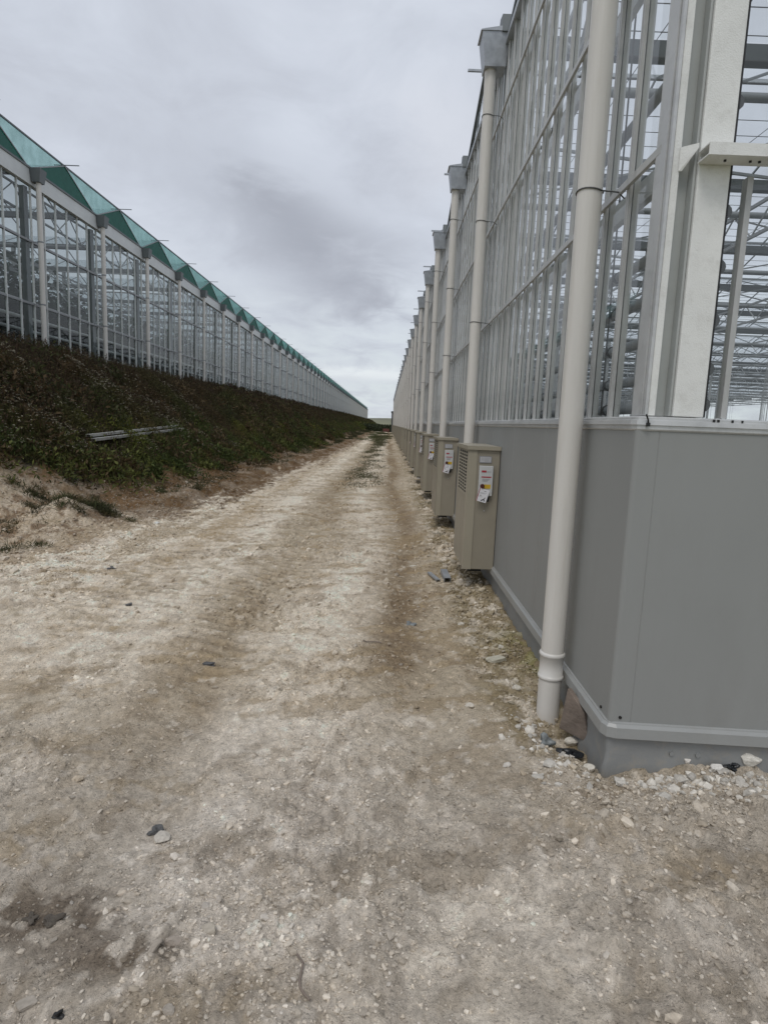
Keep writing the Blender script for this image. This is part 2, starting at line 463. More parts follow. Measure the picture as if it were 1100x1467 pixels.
def ground_c(X, Y):
    WHITE = (.62, .56, .475); TAN = (.40, .345, .268); BROWN = (.225, .176, .124); GREY = (.26, .222, .18); PALE = (.52, .46, .38)
    c = np.zeros(X.shape + (3,)) + np.array(TAN)
    brk = (fbm(X * 7, Y * 5, 301, 4) - .5) * .62 + (fbm(X * 21, Y * 15, 303, 3) - .5) * .34
    big = brk * .5 + fbm(X * .55, Y * .30, 101, 4); mid = brk + fbm(X * 1.7, Y * 1.3, 103, 4); st = brk * .6 + fbm((X * .9 + Y * .35) * 1.6, (Y * .9 - X * .35) * 5.0, 105, 4)
    fine = fbm(X * 9, Y * 9, 107, 3)
    wv = .10 * np.sin(Y * .45) + (fbm(X * .3, Y * .5, 321, 3) - .5) * .30
    XX = X + wv
    lon = brk + fbm(XX * 2.6, Y * .42, 331, 4)             # streaks that run with the traffic
    fin = fbm(X * 16, Y * 14, 333, 3)
    # pale strip between the wheel paths, chalky field to the left
    c = mixc(c, PALE, np.clip(np.exp(-((XX + .38) / .42) ** 2) * (.55 + 1.5 * (lon - .3)), 0, .95))
    c = mixc(c, WHITE, np.clip(np.exp(-((XX + .38) / .36) ** 2), 0, 1) * sstep(.42, .60, lon * .6 + fine * .4) * .9)
    c = mixc(c, WHITE, sstep(-1.35, -1.9, XX) * sstep(.36, .54, lon * .5 + fine * .3 + fin * .2) * sstep(2.6, 4.0, Y) * .9)
    c = mixc(c, PALE, sstep(.50, .62, big * .5 + mid * .5) * .6)
    # brown wheel paths
    rs = np.exp(-((XX - .26) / .24) ** 2) * sstep(3.0, 4.6, Y)
    c = mixc(c, BROWN, np.clip(rs * (.78 + 1.5 * (lon - .42)), 0, .95))
    ls = np.exp(-((XX + 1.12) / .26) ** 2)
    c = mixc(c, (.285, .230, .165), np.clip(ls * (.40 + 2.2 * (lon - .42)), 0, .9))
    ls2 = np.exp(-((XX + 2.55) / .30) ** 2)
    c = mixc(c, (.33, .262, .178), np.clip(ls2 * (.2 + 2.4 * (lon - .45)), 0, .75))
    c = mixc(c, (.30, .235, .155), sstep(.56, .66, st) * .6)
    c = mixc(c, (.60, .55, .475), sstep(.62, .72, fine * .5 + fin * .5) * .5)
    c = mixc(c, (.25, .20, .145), sstep(.60, .70, fbm(X * 5.5, Y * 4.0, 341, 4)) * .45)
    nearf = 1 - sstep(2.2, 4.2, Y)
    c = mixc(c, c.mean(-1, keepdims=True) * np.array([1.075, 1.0, .915]), nearf * .55)
    c = c * (1 + .03 * nearf)[..., None]
    # dark trodden patches in the near left corner
    for (px, py, sx, sy, a) in [(60, 1300, .28, .16, .85), (170, 1370, .22, .10, .8), (20, 1210, .22, .2, .5), (100, 1060, .35, .16, .45),
                                (215, 1120, .45, .2, .4), (330, 1440, .4, .12, .4), (1010, 1250, .3, .18, .45), (820, 1180, .4, .2, .35), (930, 1420, .4, .1, .25)]:
        c = mixc(c, (.17, .145, .12) if py > 1290 and px < 200 else (.30, .245, .175), np.clip(a * gblob(X, Y, px, py, sx, sy) * sstep(.42, .56, fine * .4 + fin * .6) * 1.4, 0, 1))
    for (px, py, sx, sy, a) in [(440, 910, .4, .6, .8), (600, 1330, .35, .2, .5), (130, 900, .6, .8, .6), (640, 1420, .5, .15, .5), (330, 800, .8, 1.2, .5), (760, 1290, .35, .15, .35)]:
        c = mixc(c, WHITE, np.clip(a * gblob(X, Y, px, py, sx, sy) * sstep(.34, .62, fine * .45 + mid * .55) * 1.2, 0, 1))
    wave, tm = tread(X, Y)
    c = c * (1 - .20 * tm * sstep(.1, -.5, wave))[..., None]
    # moss-tinged spoil by the wall
    ws = sstep(.55, .80, X) * (1 - sstep(12, 30, Y) * .5) * sstep(2.6, 3.4, Y)
    c = mixc(c, (.235, .195, .130), ws * sstep(.32, .55, mid) * .85)
    c = mixc(c, (.55, .5, .43), ws * sstep(.55, .7, fine) * .7)
    c = mixc(c, (.23, .215, .095), gblob(X, Y, 760, 935, .22, .5) * sstep(.40, .6, fine) * .8)
    # brown subsoil at the bank foot, dark topsoil on the bank
    xt = toe(Y); xv = vegline(Y)
    foot = sstep(xt + 1.75, xt + 1.2, X + brk * 1.6 + (lon - .45) * .8)
    c = mixc(c, (.115, .078, .050), foot * (.78 + .22 * sstep(.36, .56, mid)) * sstep(8.5, 11, Y) * .95)
    c = mixc(c, (.33, .27, .20), foot * (1 - sstep(8, 11, Y)) * .7)
    c = mixc(c, WHITE, foot * sstep(.54, .68, fine * .5 + mid * .5) * (1 - sstep(8, 12, Y)) * .8)
    c = mixc(c, (.17, .120, .080), sstep(-3.5, -4.3, X + brk) * sstep(.46, .58, mid * .6 + fine * .4) * (1 - sstep(12, 15, Y)) * .85)
    c = np.clip((c - .33) * 1.12 + .33, .02, 1) * np.array([1.38, 1.365, 1.345])
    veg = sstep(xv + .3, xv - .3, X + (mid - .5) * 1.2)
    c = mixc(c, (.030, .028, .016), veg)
    # far on, grass creeps over the track
    gr = .5 * sstep(60, 140, Y) * sstep(.40, .55, fbm(X * .9, Y * .12, 131, 3))
    c = mixc(c, (.10, .11, .055), gr * .7)
    c = c * (.86 + .28 * fbm(X * 24, Y * 24, 109, 2))[..., None]
    c = c * (.88 + .24 * vnoise(X * 60, Y * 60, 111))[..., None]
    return np.clip(c, .008, .85)


NR, NC = 1300, 760
yy = 0.9 * (345 / 0.9) ** (np.linspace(0, 1, NR) ** 1.0)
uu = np.linspace(-1, 1, NC)
GY = np.repeat(yy[:, None], NC, 1)
half_l = .80 * GY + 2.0; half_r = np.minimum(.85 * GY + 1.2, 4.0)
GX = np.where(uu[None, :] < .45, -half_l + (uu[None, :] + 1) / 1.45 * (half_l + .2), .2 + (uu[None, :] - .45) / .55 * (half_r - .2))
GX = GX + 0 * GY
# more columns towards the track on far rows
far = sstep(12, 40, GY)
wl = np.where(uu[None, :] < .45, ((.45 - uu[None, :]) / 1.45), 0.0)
GXf = .2 - (half_l + .2) * (wl ** (1 + 1.2 * far)); GX = np.where(uu[None, :] < .45, GXf, GX)
GZ = ground_h(GX, GY)
GC = ground_c(GX, GY)
gi = np.arange(NR * NC).reshape(NR, NC)
gq = np.stack([gi[:-1, :-1], gi[:-1, 1:], gi[1:, 1:], gi[1:, :-1]], -1).reshape(-1, 4)
ground = np_mesh('ground', np.stack([GX, GY, GZ], -1).reshape(-1, 3), gq, GC.reshape(-1, 3), M['ground'], True)
ground['kind'] = 'structure'


def gz(x, y):
    return float(ground_h(np.array([x]), np.array([y]))[0])


# wide land round about, to the horizon
mt = plain('far_land_soil', (.17, .165, .09), .95, 0, .3, .02)
tb = MB(); n = 48
ring = [0, 30, 120, 345, 600, 1200, 3000]
vs = []; fs = []
for i, r in enumerate(ring):
    for k in range(n):
        a = k * 2 * math.pi / n
        vs.append((r * math.cos(a), r * math.sin(a), -.35 if r < 500 else -.35 + (r - 345) * .004))
for i in range(len(ring) - 1):
    for k in range(n):
        fs.append((i * n + k, i * n + (k + 1) % n, (i + 1) * n + (k + 1) % n, (i + 1) * n + k))
tb.add(vs, fs, True)
land = tb.build('terrain', mt); land['kind'] = 'structure'

# a low pale hill beyond the end of the track
hb = MB(); hv = []; hf = []
for j in range(13):
    for i in range(41):
        x = -500 + i * 25; y = 620 + j * 40
        hh = 10 * math.exp(-((x + 60) / 330) ** 2) * math.sin(math.pi * j / 12) ** 1.2 * (1 + .25 * math.sin(x * .021 + j))
        hv.append((x, y, hh - 1.0))
for j in range(12):
    for i in range(40):
        hf.append((j * 41 + i, j * 41 + i + 1, j * 41 + 42 + i, j * 41 + 41 + i))
hb.add(hv, hf, True)
hill = hb.build('hill', plain('dry_hill_grass', (.17, .17, .105), .95, 0, .35, .01)); hill['kind'] = 'structure'


# ------------------------------------------------------------------ stones
def ico():
    bm = bmesh.new(); bmesh.ops.create_icosphere(bm, subdivisions=1, radius=1.0)
    v = np.array([x.co[:] for x in bm.verts]); bm.faces.ensure_lookup_table()
    f = np.array([[q.index for q in p.verts] for p in bm.faces]); bm.free(); return v, f


IV, IF = ico()
IV0 = IV


def rand_rot(n):
    q = rng.normal(size=(n, 4)); q /= np.linalg.norm(q, axis=1, keepdims=True)
    w, x, y, z = q.T
    return np.stack([1 - 2 * (y * y + z * z), 2 * (x * y - z * w), 2 * (x * z + y * w), 2 * (x * y + z * w), 1 - 2 * (x * x + z * z), 2 * (y * z - x * w),
                     2 * (x * z - y * w), 2 * (y * z + x * w), 1 - 2 * (x * x + y * y)], -1).reshape(n, 3, 3)


def stones(name, X, Y, size, cols, sink=.35):
    n = len(X)
    sc = size[:, None] * np.stack([rng.uniform(.7, 1.3, n), rng.uniform(.6, 1.0, n), rng.uniform(.45, .8, n)], -1)
    jit = 1 + rng.uniform(-.28, .28, (n, len(IV), 1))
    v = IV[None] * jit * sc[:, None, :]
    a = rng.uniform(0, 2 * np.pi, n); ca, sa = np.cos(a), np.sin(a)
    tilt = rng.normal(0, .3, n)
    vz = v[..., 2] + v[..., 0] * tilt[:, None]
    vx = v[..., 0] * ca[:, None] - v[..., 1] * sa[:, None]; vy = v[..., 0] * sa[:, None] + v[..., 1] * ca[:, None]
    Z = ground_h(X, Y) + sc[:, 2] * (1 - sink * 2) * .6
    P = np.stack([vx + X[:, None], vy + Y[:, None], vz + Z[:, None]], -1).reshape(-1, 3)
    Fi = (IF[None] + (np.arange(n) * len(IV))[:, None, None]).reshape(-1, 3)
    C = np.repeat(cols[:, None, :], len(IV), 1).reshape(-1, 3)
    return np_mesh(name, P, Fi, C, M['stone'], False, True)


NS = 170000
d = rng.uniform(0, 1, NS)
sy = 1.5 * (40 / 1.5) ** (d ** .9)
sx = rng.uniform(-1, 1, NS) * (.66 * sy + .4) - .15 * sy
sx = np.where((rng.uniform(size=NS) < .10), rng.uniform(-7, -3, NS), sx); sy = np.where((sx < -3) & (sy < 6), rng.uniform(5.5, 15, NS), sy)
sx = np.where(rng.uniform(size=NS) < .07, rng.normal(.97, .2, NS), sx)
keep = (sx < 1.12) | ((sy < YC - .03) & (sx < 3.0))
keep &= sx > vegline(sy) + .15
rubm = fbm(sx * .9, sy * .9, 77, 3)
wallm = sstep(.55, .95, sx) * (sy < 30)
frontm = (np.abs(sy - 2.72) < .28) & (sx > 1.0)
dens = (1 - .6 * ((sx > .2) & (sy < 2.55))) * (.22 + .6 * sstep(.45, .65, rubm) + .22 * wallm + .55 * frontm) + .75 * sstep(-2.6, -3.8, sx)
keep &= rng.uniform(size=NS) < dens * np.where(sy < 12, 1, 12 / sy)
sx, sy = sx[keep], sy[keep]
ss = np.clip(rng.lognormal(math.log(.0050), .52, len(sx)), .002, .030) * (1 + .35 * sstep(.6, .9, sx)) * np.clip(sy / 3.5, .8, 1.8)
pal = np.array([(.70, .66, .58), (.60, .54, .45), (.45, .39, .30), (.33, .27, .19), (.24, .22, .20), (.76, .73, .68)])
pick = rng.choice(6, len(sx), p=[.24, .24, .24, .14, .06, .08])
gcol = ground_c(sx, sy)
sc_ = np.clip(pal[pick] * .28 + gcol * .72, 0, .75) * rng.uniform(.72, 1.14, (len(sx), 1))
ex = np.concatenate([rng.uniform(1.45, 2.25, 260), rng.uniform(1.2, 1.5, 60), rng.normal(.93, .09, 130)])
ey = np.concatenate([YC - .06 - np.abs(rng.normal(0, .09, 320)), rng.uniform(2.75, 3.5, 130)])
es = np.clip(rng.lognormal(math.log(.011), .5, 450), .004, .034); ec = np.array([(.66, .62, .55)]) * rng.uniform(.6, 1.12, (450, 1))
sx, sy, ss, sc_ = np.concatenate([sx, ex]), np.concatenate([sy, ey]), np.concatenate([ss, es]), np.concatenate([sc_, ec])
rub = stones('rubble', sx, sy, ss, sc_)
rub['kind'] = 'stuff'
tag(rub, 'loose pale chalk gravel scattered over the track and along the wall foot', 'gravel')

# single rocks one can point at
ROCKS = [(710, 948, .07, (.50, .47, .38), 'flat'), (785, 1000, .035, (.55, .62, .55), ''), (234, 1192, .036, (.50, .46, .40), 'hook'),
         (300, 1336, .032, (.42, .375, .31), ''), (220, 1366, .030, (.40, .35, .29), 'long'), (250, 1352, .030, (.36, .31, .26), ''), (38, 1432, .03, (.36, .32, .27), 'flat'),
         (240, 1452, .024, (.36, .32, .27), ''), (820, 1045, .045, (.60, .56, .48), ''), (845, 1092, .035, (.64, .6, .52), ''),
         (1043, 1102, .06, (.72, .69, .63), ''), (1070, 1112, .065, (.70, .67, .6), ''), (980, 1105, .035, (.70, .66, .6), ''), (1025, 1118, .034, (.68, .65, .6), ''),
         (718, 930, .03, (.62, .58, .5), ''), (672, 1010, .032, (.6, .55, .47), ''), (725, 1098, .024, (.60, .56, .5), ''), (592, 805, .05, (.62, .57, .48), 'flat'),
         (660, 892, .035, (.68, .64, .56), ''), (740, 985, .035, (.58, .54, .46), ''), (158, 1300, .02, (.4, .35, .29), ''), (295, 1300, .02, (.44, .40, .35), '')]
WHERE = ['flat greenish grey slab of stone lying on the mossy rubble left of the first downpipe', 'pale chalk lump on the rubble just left of the first downpipe foot',
         'curved white chalk stone with a dark pebble cluster beside it, near left', 'round tan stone in the bottom left of the track above two longer ones',
         'long tan stone lying on end in the bottom left of the track', 'rounded brown stone right of the long tan stone in the bottom left', 'flat grey brown stone at the bottom left edge of the photo',
         'roundish grey stone at the bottom edge left of centre', 'pale rock against the foot of the first downpipe, right side', 'pale rock in front of the torn corner of the grey wall base',
         'large white chalk rock at the front wall, left of its twin', 'large white chalk rock against the front wall at the right edge of the photo',
         'small white chalk rock below the two bolts of the front wall', 'small white rock between the bolts and the big chalk rocks at the front wall',
         'small pale rock just above the flat greenish slab', 'small pale rock left of the mossy patch beside the track', 'white rock on the track edge below the first downpipe',
         'flat white rock left of the two metal offcuts on the brown wheel strip', 'small white rock between the offcuts and the flat greenish slab', 'small tan rock between the flat slab and the first downpipe',
         'small grey stone above the dark patch in the bottom left', 'small pale stone above the round tan stone at the bottom left']


def rock(px, py, size, col, kind, label):
    p = on_ground(px, py); p.z = gz(p.x, p.y)
    bm = bmesh.new(); bmesh.ops.create_icosphere(bm, subdivisions=3, radius=1.0)
    sh = {'flat': (1.25, .8, .3), 'long': (.55, 1.4, .5), 'hook': (1.2, .9, .6), '': (1.0, .8, .62)}[kind]
    pl = [(Vector((random.gauss(0, 1), random.gauss(0, 1), random.gauss(0, 1))).normalized(), random.uniform(.55, .85)) for _ in range(12)]
    if kind == 'flat':
        pl = [(Vector((math.cos(a), math.sin(a), 0)), random.uniform(.6, .8)) for a in (.2, 1.7, 3.3, 4.9)] + [(Vector((0, 0, 1)), .5)]
    for v in bm.verts:
        c = v.co.copy()
        for nrm, dd in pl:
            e = c.dot(nrm) - dd
            if e > 0: c -= nrm * e
        c += Vector((random.gauss(0, .02), random.gauss(0, .02), random.gauss(0, .02)))
        if kind == 'hook':
            c.y += .55 * c.x * c.x - .2
        v.co = Vector((c.x * sh[0], c.y * sh[1], c.z * sh[2])) * size
    bmesh.ops.rotate(bm, verts=bm.verts, matrix=Matrix.Rotation(random.uniform(-.5, .5) + (.5 if kind == 'flat' else 0), 3, 'Z'))
    me = bpy.data.meshes.new('rock'); bm.to_mesh(me); bm.free()
    at = me.color_attributes.new('Col', 'FLOAT_COLOR', 'POINT')
    for a in at.data: a.color = (*col, 1)
    me.materials.append(M['stone'])
    o = bpy.data.objects.new('rock', me); COL.objects.link(o); o.location = (p.x, p.y, p.z + size * sh[2] * .30)
    tag(o, label, 'rock', 'loose rocks on the chalk track')


for (a, lab) in zip(ROCKS, WHERE): rock(*a, lab)


# ------------------------------------------------------------------ vegetation
def leaves(P, length, width, elev_lo, elev_hi, cols):
    """diamond leaves at P with random heading and elevation"""
    n = len(P); az = rng.uniform(0, 2 * np.pi, n); el = rng.uniform(elev_lo, elev_hi, n)
    d = np.stack([np.cos(az) * np.cos(el), np.sin(az) * np.cos(el), np.sin(el)], -1)
    rv = rng.normal(size=(n, 3)); w = np.cross(d, rv); w /= np.linalg.norm(w, axis=1, keepdims=True) + 1e-9
    l = length[:, None]; ww = w * width[:, None]
    droop = np.zeros((n, 3)); droop[:, 2] = -length * .15
    v = np.stack([P, P + d * l * .45 + ww, P + d * l + droop, P + d * l * .45 - ww], 1).reshape(-1, 3)
    f = np.arange(n * 4).reshape(n, 4); c = np.repeat(cols, 4, 0)
    return v, f, c


def merge(parts):
    vs, fs, cs = [], [], []; o = 0
    for v, f, c in parts:
        vs.append(v); fs.append(f + o); cs.append(c); o += len(v)
    return np.concatenate(vs), np.concatenate(fs), np.concatenate(cs)


def bank_points(n, y0, y1, pw=1.0, hi=-9.35):
    y = y0 * (y1 / y0) ** (rng.uniform(0, 1, n) ** pw)
    xv = vegline(y); u = rng.uniform(0, 1, n)
    x = xv + (hi - xv) * u + rng.normal(0, .12, n)
    edge = fbm(x * 1.5, y * 1.5, 141, 3)
    k = x < xv - .12 + (edge - .5) * .9
    k &= x > -9.75
    return x[k], y[k], u[k]


parts = []
# leaf mass
for (n, y0, y1, lo, hi) in [(210000, 7.5, 30, .045, .13), (130000, 28, 120, .10, .26), (50000, 110, 320, .3, .7)]:
    x, y, u = bank_points(n, y0, y1)
    m = len(x); z = ground_h(x, y, False)
    clump = fbm(x * 1.1, y * 1.1, 151, 3)
    hgt = (.02 + .62 * sstep(.25, .75, clump)) * (.45 + .75 * u) * np.where(u < .12, .5, 1) * np.where(u > .75, .6, 1)
    P = np.stack([x, y, z + rng.uniform(0, 1, m) ** .7 * hgt], -1)
    gmix = np.clip(1.05 - u * 1.35 + (fbm(x * .6, y * .6, 161, 3) - .5) * 1.9, 0, 1)
    br = np.array([.074, .050, .024]); gr = np.array([.050, .068, .017]); yl = np.array([.16, .16, .03])
    c = br + (gr - br) * gmix[:, None]
    ylm = sstep(.55, .7, fbm(x * .9, y * .9, 171, 2)) * (u < .3)
    c = c * (1 + .5 * (u < .3))[:, None]
    c = c + (yl - c) * (ylm * .6)[:, None]
    c = c * rng.uniform(.5, 1.7, (m, 1)) * .80
    ln = rng.uniform(lo, hi, m)
    parts.append(leaves(P, ln, ln * rng.uniform(.045, .14, m), -.2, 1.45, c))
# upright grass along the lower half, ragged at its edge
for (n, y0, y1, lo, hi, wd) in [(75000, 7.5, 34, .10, .30, .0035), (40000, 32, 150, .2, .5, .012)]:
    x, y, u = bank_points(n, y0, y1)
    k = (u < .9) & (fbm(x * 1.3, y * 1.3, 411, 3) > .36 + .18 * u); x, y, u = x[k], y[k], u[k]; m = len(x)
    P = np.stack([x, y, ground_h(x, y, False)], -1)
    c = np.where(rng.uniform(size=(m, 1)) < .85 - .6 * u[:, None], np.array([[.060, .080, .022]]), np.array([[.095, .070, .036]])) * rng.uniform(.5, 1.5, (m, 1))
    ln = rng.uniform(lo, hi, m) * (.5 + fbm(x * .8, y * .8, 421, 2))
    parts.append(leaves(P, ln, np.full(m, wd) * rng.uniform(.7, 1.5, m), .7, 1.5, c))
# loose clumps that break the edge and stand above the rest
for k in range(240):
    y = 8 * (60 / 8) ** random.random(); xv = float(vegline(np.array([y]))[0])
    x = xv + random.gauss(-.05, .28) if k < 130 else random.uniform(-9.3, xv)
    m = int(random.uniform(90, 260)); rr = random.uniform(.08, .3); hh = random.uniform(.12, .30) if k < 130 else (random.uniform(.35, .75) if x > -8.3 else random.uniform(.2, .4))
    px_ = x + rng.normal(0, rr, m); py_ = y + rng.normal(0, rr, m); q = np.stack([px_, py_, ground_h(px_, py_, False) + rng.uniform(0, hh, m)], -1)
    colr = np.array(random.choice([(.06, .078, .022), (.10, .11, .03), (.085, .06, .028)] if k < 130 else [(.075, .050, .024), (.09, .065, .034), (.05, .055, .02)]))
    ln = rng.uniform(.05, .13, m) * (1 + y / 50)
    parts.append(leaves(q, ln, ln * rng.uniform(.08, .2, m), .1, 1.4, colr * rng.uniform(.5, 1.5, (m, 1))))
# standing stalks with brown seed heads
for (n, y0, y1, hs, wd) in [(26000, 7.5, 34, 1.0, .004), (16000, 32, 130, 1.1, .014)]:
    x, y, u = bank_points(n, y0, y1)
    k = rng.uniform(size=len(x)) < .25 + .9 * u; x, y, u = x[k], y[k], u[k]; m = len(x)
    z = ground_h(x, y, False); h = (.18 + .42 * fbm(x * .9, y * .9, 181, 3)) * hs * rng.uniform(.6, 1.25, m) * (.5 + .6 * u)
    P = np.stack([x, y, z], -1)
    c = np.array([.058, .042, .025]) * rng.uniform(.5, 1.5, (m, 1))
    az = rng.uniform(0, 2 * np.pi, m); lean = rng.uniform(0, .3, m)
    top = P + np.stack([np.cos(az) * lean * h, np.sin(az) * lean * h, h], -1)
    wv = np.stack([np.full(m, wd), np.full(m, wd * .4), np.zeros(m)], -1)
    v = np.stack([P - wv, P + wv, top + wv * .6, top - wv * .6], 1).reshape(-1, 3)
    parts.append((v, np.arange(m * 4).reshape(m, 4), np.repeat(c, 4, 0)))
    for q in range(4):
        hp = top - np.array([0, 0, 1]) * (h * rng.uniform(0, .35, m))[:, None]
        cc = np.where(rng.uniform(size=(m, 1)) < .7, np.array([[.062, .040, .026]]), np.array([[.08, .08, .03]])) * rng.uniform(.5, 1.6, (m, 1))
        ln = rng.uniform(.03, .075, m) * (1 if wd < .01 else 2.4)
        parts.append(leaves(hp, ln, ln * .22, .2, 1.4, cc))
# pale flower umbels
x, y, u = bank_points(5200, 8.0, 22)
k = (u < .75) & (fbm(x * .8, y * .8, 191, 3) > .46); x, y, u = x[k], y[k], u[k]; m = len(x)
z = ground_h(x, y, False) + .16 + .62 * sstep(.25, .75, fbm(x * 1.1, y * 1.1, 151, 3)) * (.45 + .7 * u)
for q in range(5):
    P = np.stack([x, y, z], -1) + rng.normal(0, .012, (m, 3)) * [1, 1, .4]
    c = np.array([.36, .33, .25]) * rng.uniform(.3, 1.3, (m, 1)); ln = rng.uniform(.012, .028, m)
    parts.append(leaves(P, ln, ln * .45, -.2, .3, c))
V, Fq, C = merge(parts)
weeds = np_mesh('weeds', V, Fq, C, M['leaf'])
weeds['kind'] = 'stuff'; tag(weeds, 'dense brown and green weeds with pale flower heads covering the bank', 'weeds')

# grass tufts on the track and the bare foot of the bank
parts = []


def tufts(cx, cy, sxy, n, hgt, col, w=.0035):
    x = cx + rng.normal(0, sxy[0], n); y = cy + rng.normal(0, sxy[1], n)
    k = (x < XW - .05); x, y = x[k], y[k]; m = len(x)
    P = np.stack([x, y, ground_h(x, y, False) - .005], -1); ln = rng.uniform(.4, 1, m) * hgt
    parts.append(leaves(P, ln, np.full(m, w) * rng.uniform(.7, 1.6, m), .3, 1.4, np.array(col) * rng.uniform(.55, 1.5, (m, 1))))


for (px, py, z, rr, n) in [(120, 715, .32, .5, 26), (85, 735, .25, .3, 8), (15, 715, .5, .3, 10), (150, 735, .18, .3, 10), (60, 668, .8, .5, 12), (215, 690, .3, .5, 12), (268, 700, .15, .35, 7), (175, 672, .5, .5, 12), (90, 700, .45, .4, 9), (20, 765, .2, .3, 5)]:
    p = on_ground(px, py, z)
    for k in range(n):
        tufts(p.x + random.gauss(0, rr * .6), p.y + random.gauss(0, rr * .7), (.06, .06), int(random.uniform(50, 150)), random.uniform(.08, .22), random.choice([(.050, .062, .024), (.066, .070, .028), (.042, .045, .02), (.09, .075, .035)]))
for k in range(70):
    y = 17 + 95 * random.random() ** 1.3; x = -.75 + random.gauss(0, .28)
    tufts(x, y, (.12 + .002 * y, .35 + .012 * y), int(140 + 2 * y), .06 + .0012 * y, (.11, .108, .06), .004 + .00012 * y)
for k in range(90):
    y = 14 + 120 * random.random() ** 1.4; x = float(vegline(y)) + .3 + random.uniform(-.2, .9)
    tufts(x, y, (.15, .5 + .01 * y), int(150 + 2 * y), .08 + .001 * y, (.062, .062, .030), .004 + .00015 * y)
for k in range(40):
    y = 60 + 110 * random.random(); x = random.uniform(-3.5, .8)
    tufts(x, y, (.4, 1.6), 320, .22, (.085, .095, .042), .016)
for k in range(45):
    y = 7.6 + 60 * random.random(); tufts(.95 + random.gauss(0, .1), y, (.07, .12), 70, .07, (.07, .07, .035))
p = on_ground(757, 935); tufts(p.x, p.y, (.10, .22), 260, .03, (.13, .125, .05))
p = on_ground(740, 905); tufts(p.x + .04, p.y, (.05, .2), 120, .05, (.12, .12, .05))
V, Fq, C = merge(parts)
grass = np_mesh('grass', V, Fq, C, M['leaf'])
grass['kind'] = 'stuff'; tag(grass, 'sparse grass tufts growing down the middle of the chalk track and at the bank foot', 'grass')

# dark hedge closing the far end of the track
hx = rng.uniform(-9, 3.0, 9000); hy = rng.uniform(128, 150, 9000) + 0
hz = rng.uniform(0, 1, 9000) ** .8 * (1.1 + .7 * fbm(hx * .5, hy * .3, 201, 3))
ln = rng.uniform(.25, .5, 9000)
v, f, c = leaves(np.stack([hx, hy, hz - .1], -1), ln, ln * .3, -.4, 1.3, np.array([.040, .050, .022]) * rng.uniform(.5, 1.5, (9000, 1)))
hedge = np_mesh('hedge', v, f, c, M['leaf'])
tag(hedge, 'low dark green hedge across the far end of the track', 'hedge')


# ------------------------------------------------------------------ right greenhouse
GR = empty('greenhouse', (XW, YC, 0), 'tall new greenhouse on the right with grey panel base, steel frame and white corner post', 'greenhouse')

# plinth: insulated panels along the side, rounded corner, panels along the front
pl = MB()
cr = .022
front_pts = []
for k in range(19):
    a = math.pi + (math.pi / 2) * k / 18
    front_pts.append((XW + cr + cr * math.cos(a), YC + cr + cr * math.sin(a)))


def strip(mb, pts, z0, z1, smooth=True):
    vs = [(x, y, z0) for x, y in pts] + [(x, y, z1) for x, y in pts]; n = len(pts)
    mb.add(vs, [(i, i + 1, i + 1 + n, i + n) for i in range(n - 1)], False)


def skew(x):   # the front wall is not quite square to the track
    return -(x - XW) * .045


first = [(XW, 4.55)] + front_pts + [(1.275, YC + skew(1.275))]
pw_ = [(1.322, YC + skew(1.322) + .0), (2.45, YC + skew(2.45))]


def panel_run(mb, pts, z0, z1, g=.004):
    strip(mb, pts, z0, z1)


panel_run(pl, first, .24, 1.735)
# shallow seams: a 6 mm groove between panels
y = 4.55
while y < YE:
    y2 = min(y + 1.15, YE)
    pl.add([(XW, y, .24), (XW + .003, y + .002, .24), (XW + .003, y + .006, .24), (XW, y + .008, .24), (XW, y2, .24),
            (XW, y, 1.735), (XW + .003, y + .002, 1.735), (XW + .003, y + .006, 1.735), (XW, y + .008, 1.735), (XW, y2, 1.735)],
           [(0, 1, 6, 5), (1, 2, 7, 6), (2, 3, 8, 7), (3, 4, 9, 8)])
    y = y2
x = 1.275
while x < 8:
    x2 = x + 1.15
    q = lambda t, d=0: (t, YC + skew(t) + d)
    P5 = [q(x), q(x + .002, .002), q(x + .004, .002), q(x + .006), q(x2)]
    pl.add([(a, b, .24) for a, b in P5] + [(a, b, 1.735) for a, b in P5], [(0, 1, 6, 5), (1, 2, 7, 6), (2, 3, 8, 7), (3, 4, 9, 8)])
    x = x2
pl.build('plinth', M['panel'], GR)
xe = x

# base sheet below the flashing, a little dented at the corner
bs = MB()
bp = [(XW + .012, YE)] + [(XW + .012, yv) for yv in (60, 30, 15, 8, 6, 5, 4.4, 4, 3.8, 3.6, 3.45, 3.3, 3.2, 3.12, 3.06, 3.02)] + \
     [(a + .006, b + .006) for a, b in front_pts] + [(xx, YC + skew(xx) + .010) for xx in (1.3, 1.4, 1.5, 1.65, 1.8, 2.0, 2.5, 4, xe)]
zs = [-.25, -.05, 0.0, .05, .1, .15, .2]
vs = []
for zi, z in enumerate(zs):
    for (a, b) in bp:
        dn = 0
        if a < XW + .08 and b < 3.6 and z < .17:
            dn = .022 * math.sin(b * 23 + z * 31) * (.17 - z) / .2 + .012 * math.sin(b * 51)
        vs.append((a - abs(dn) * .6, b + dn * .3, z))
nb = len(bp)
bs.add(vs, [(i * nb + k, i * nb + k + 1, (i + 1) * nb + k + 1, (i + 1) * nb + k) for i in range(len(zs) - 1) for k in range(nb - 1)], True)
bs.build('base_sheet', M['base'], GR)
for xx in (1.50, 1.63):
    yb = YC + skew(xx); bt = MB()
    bt.tube([(xx, yb + .012, .105), (xx, yb + .002, .105)], .012, 10); bt.build('base_bolt', M['base'], GR)
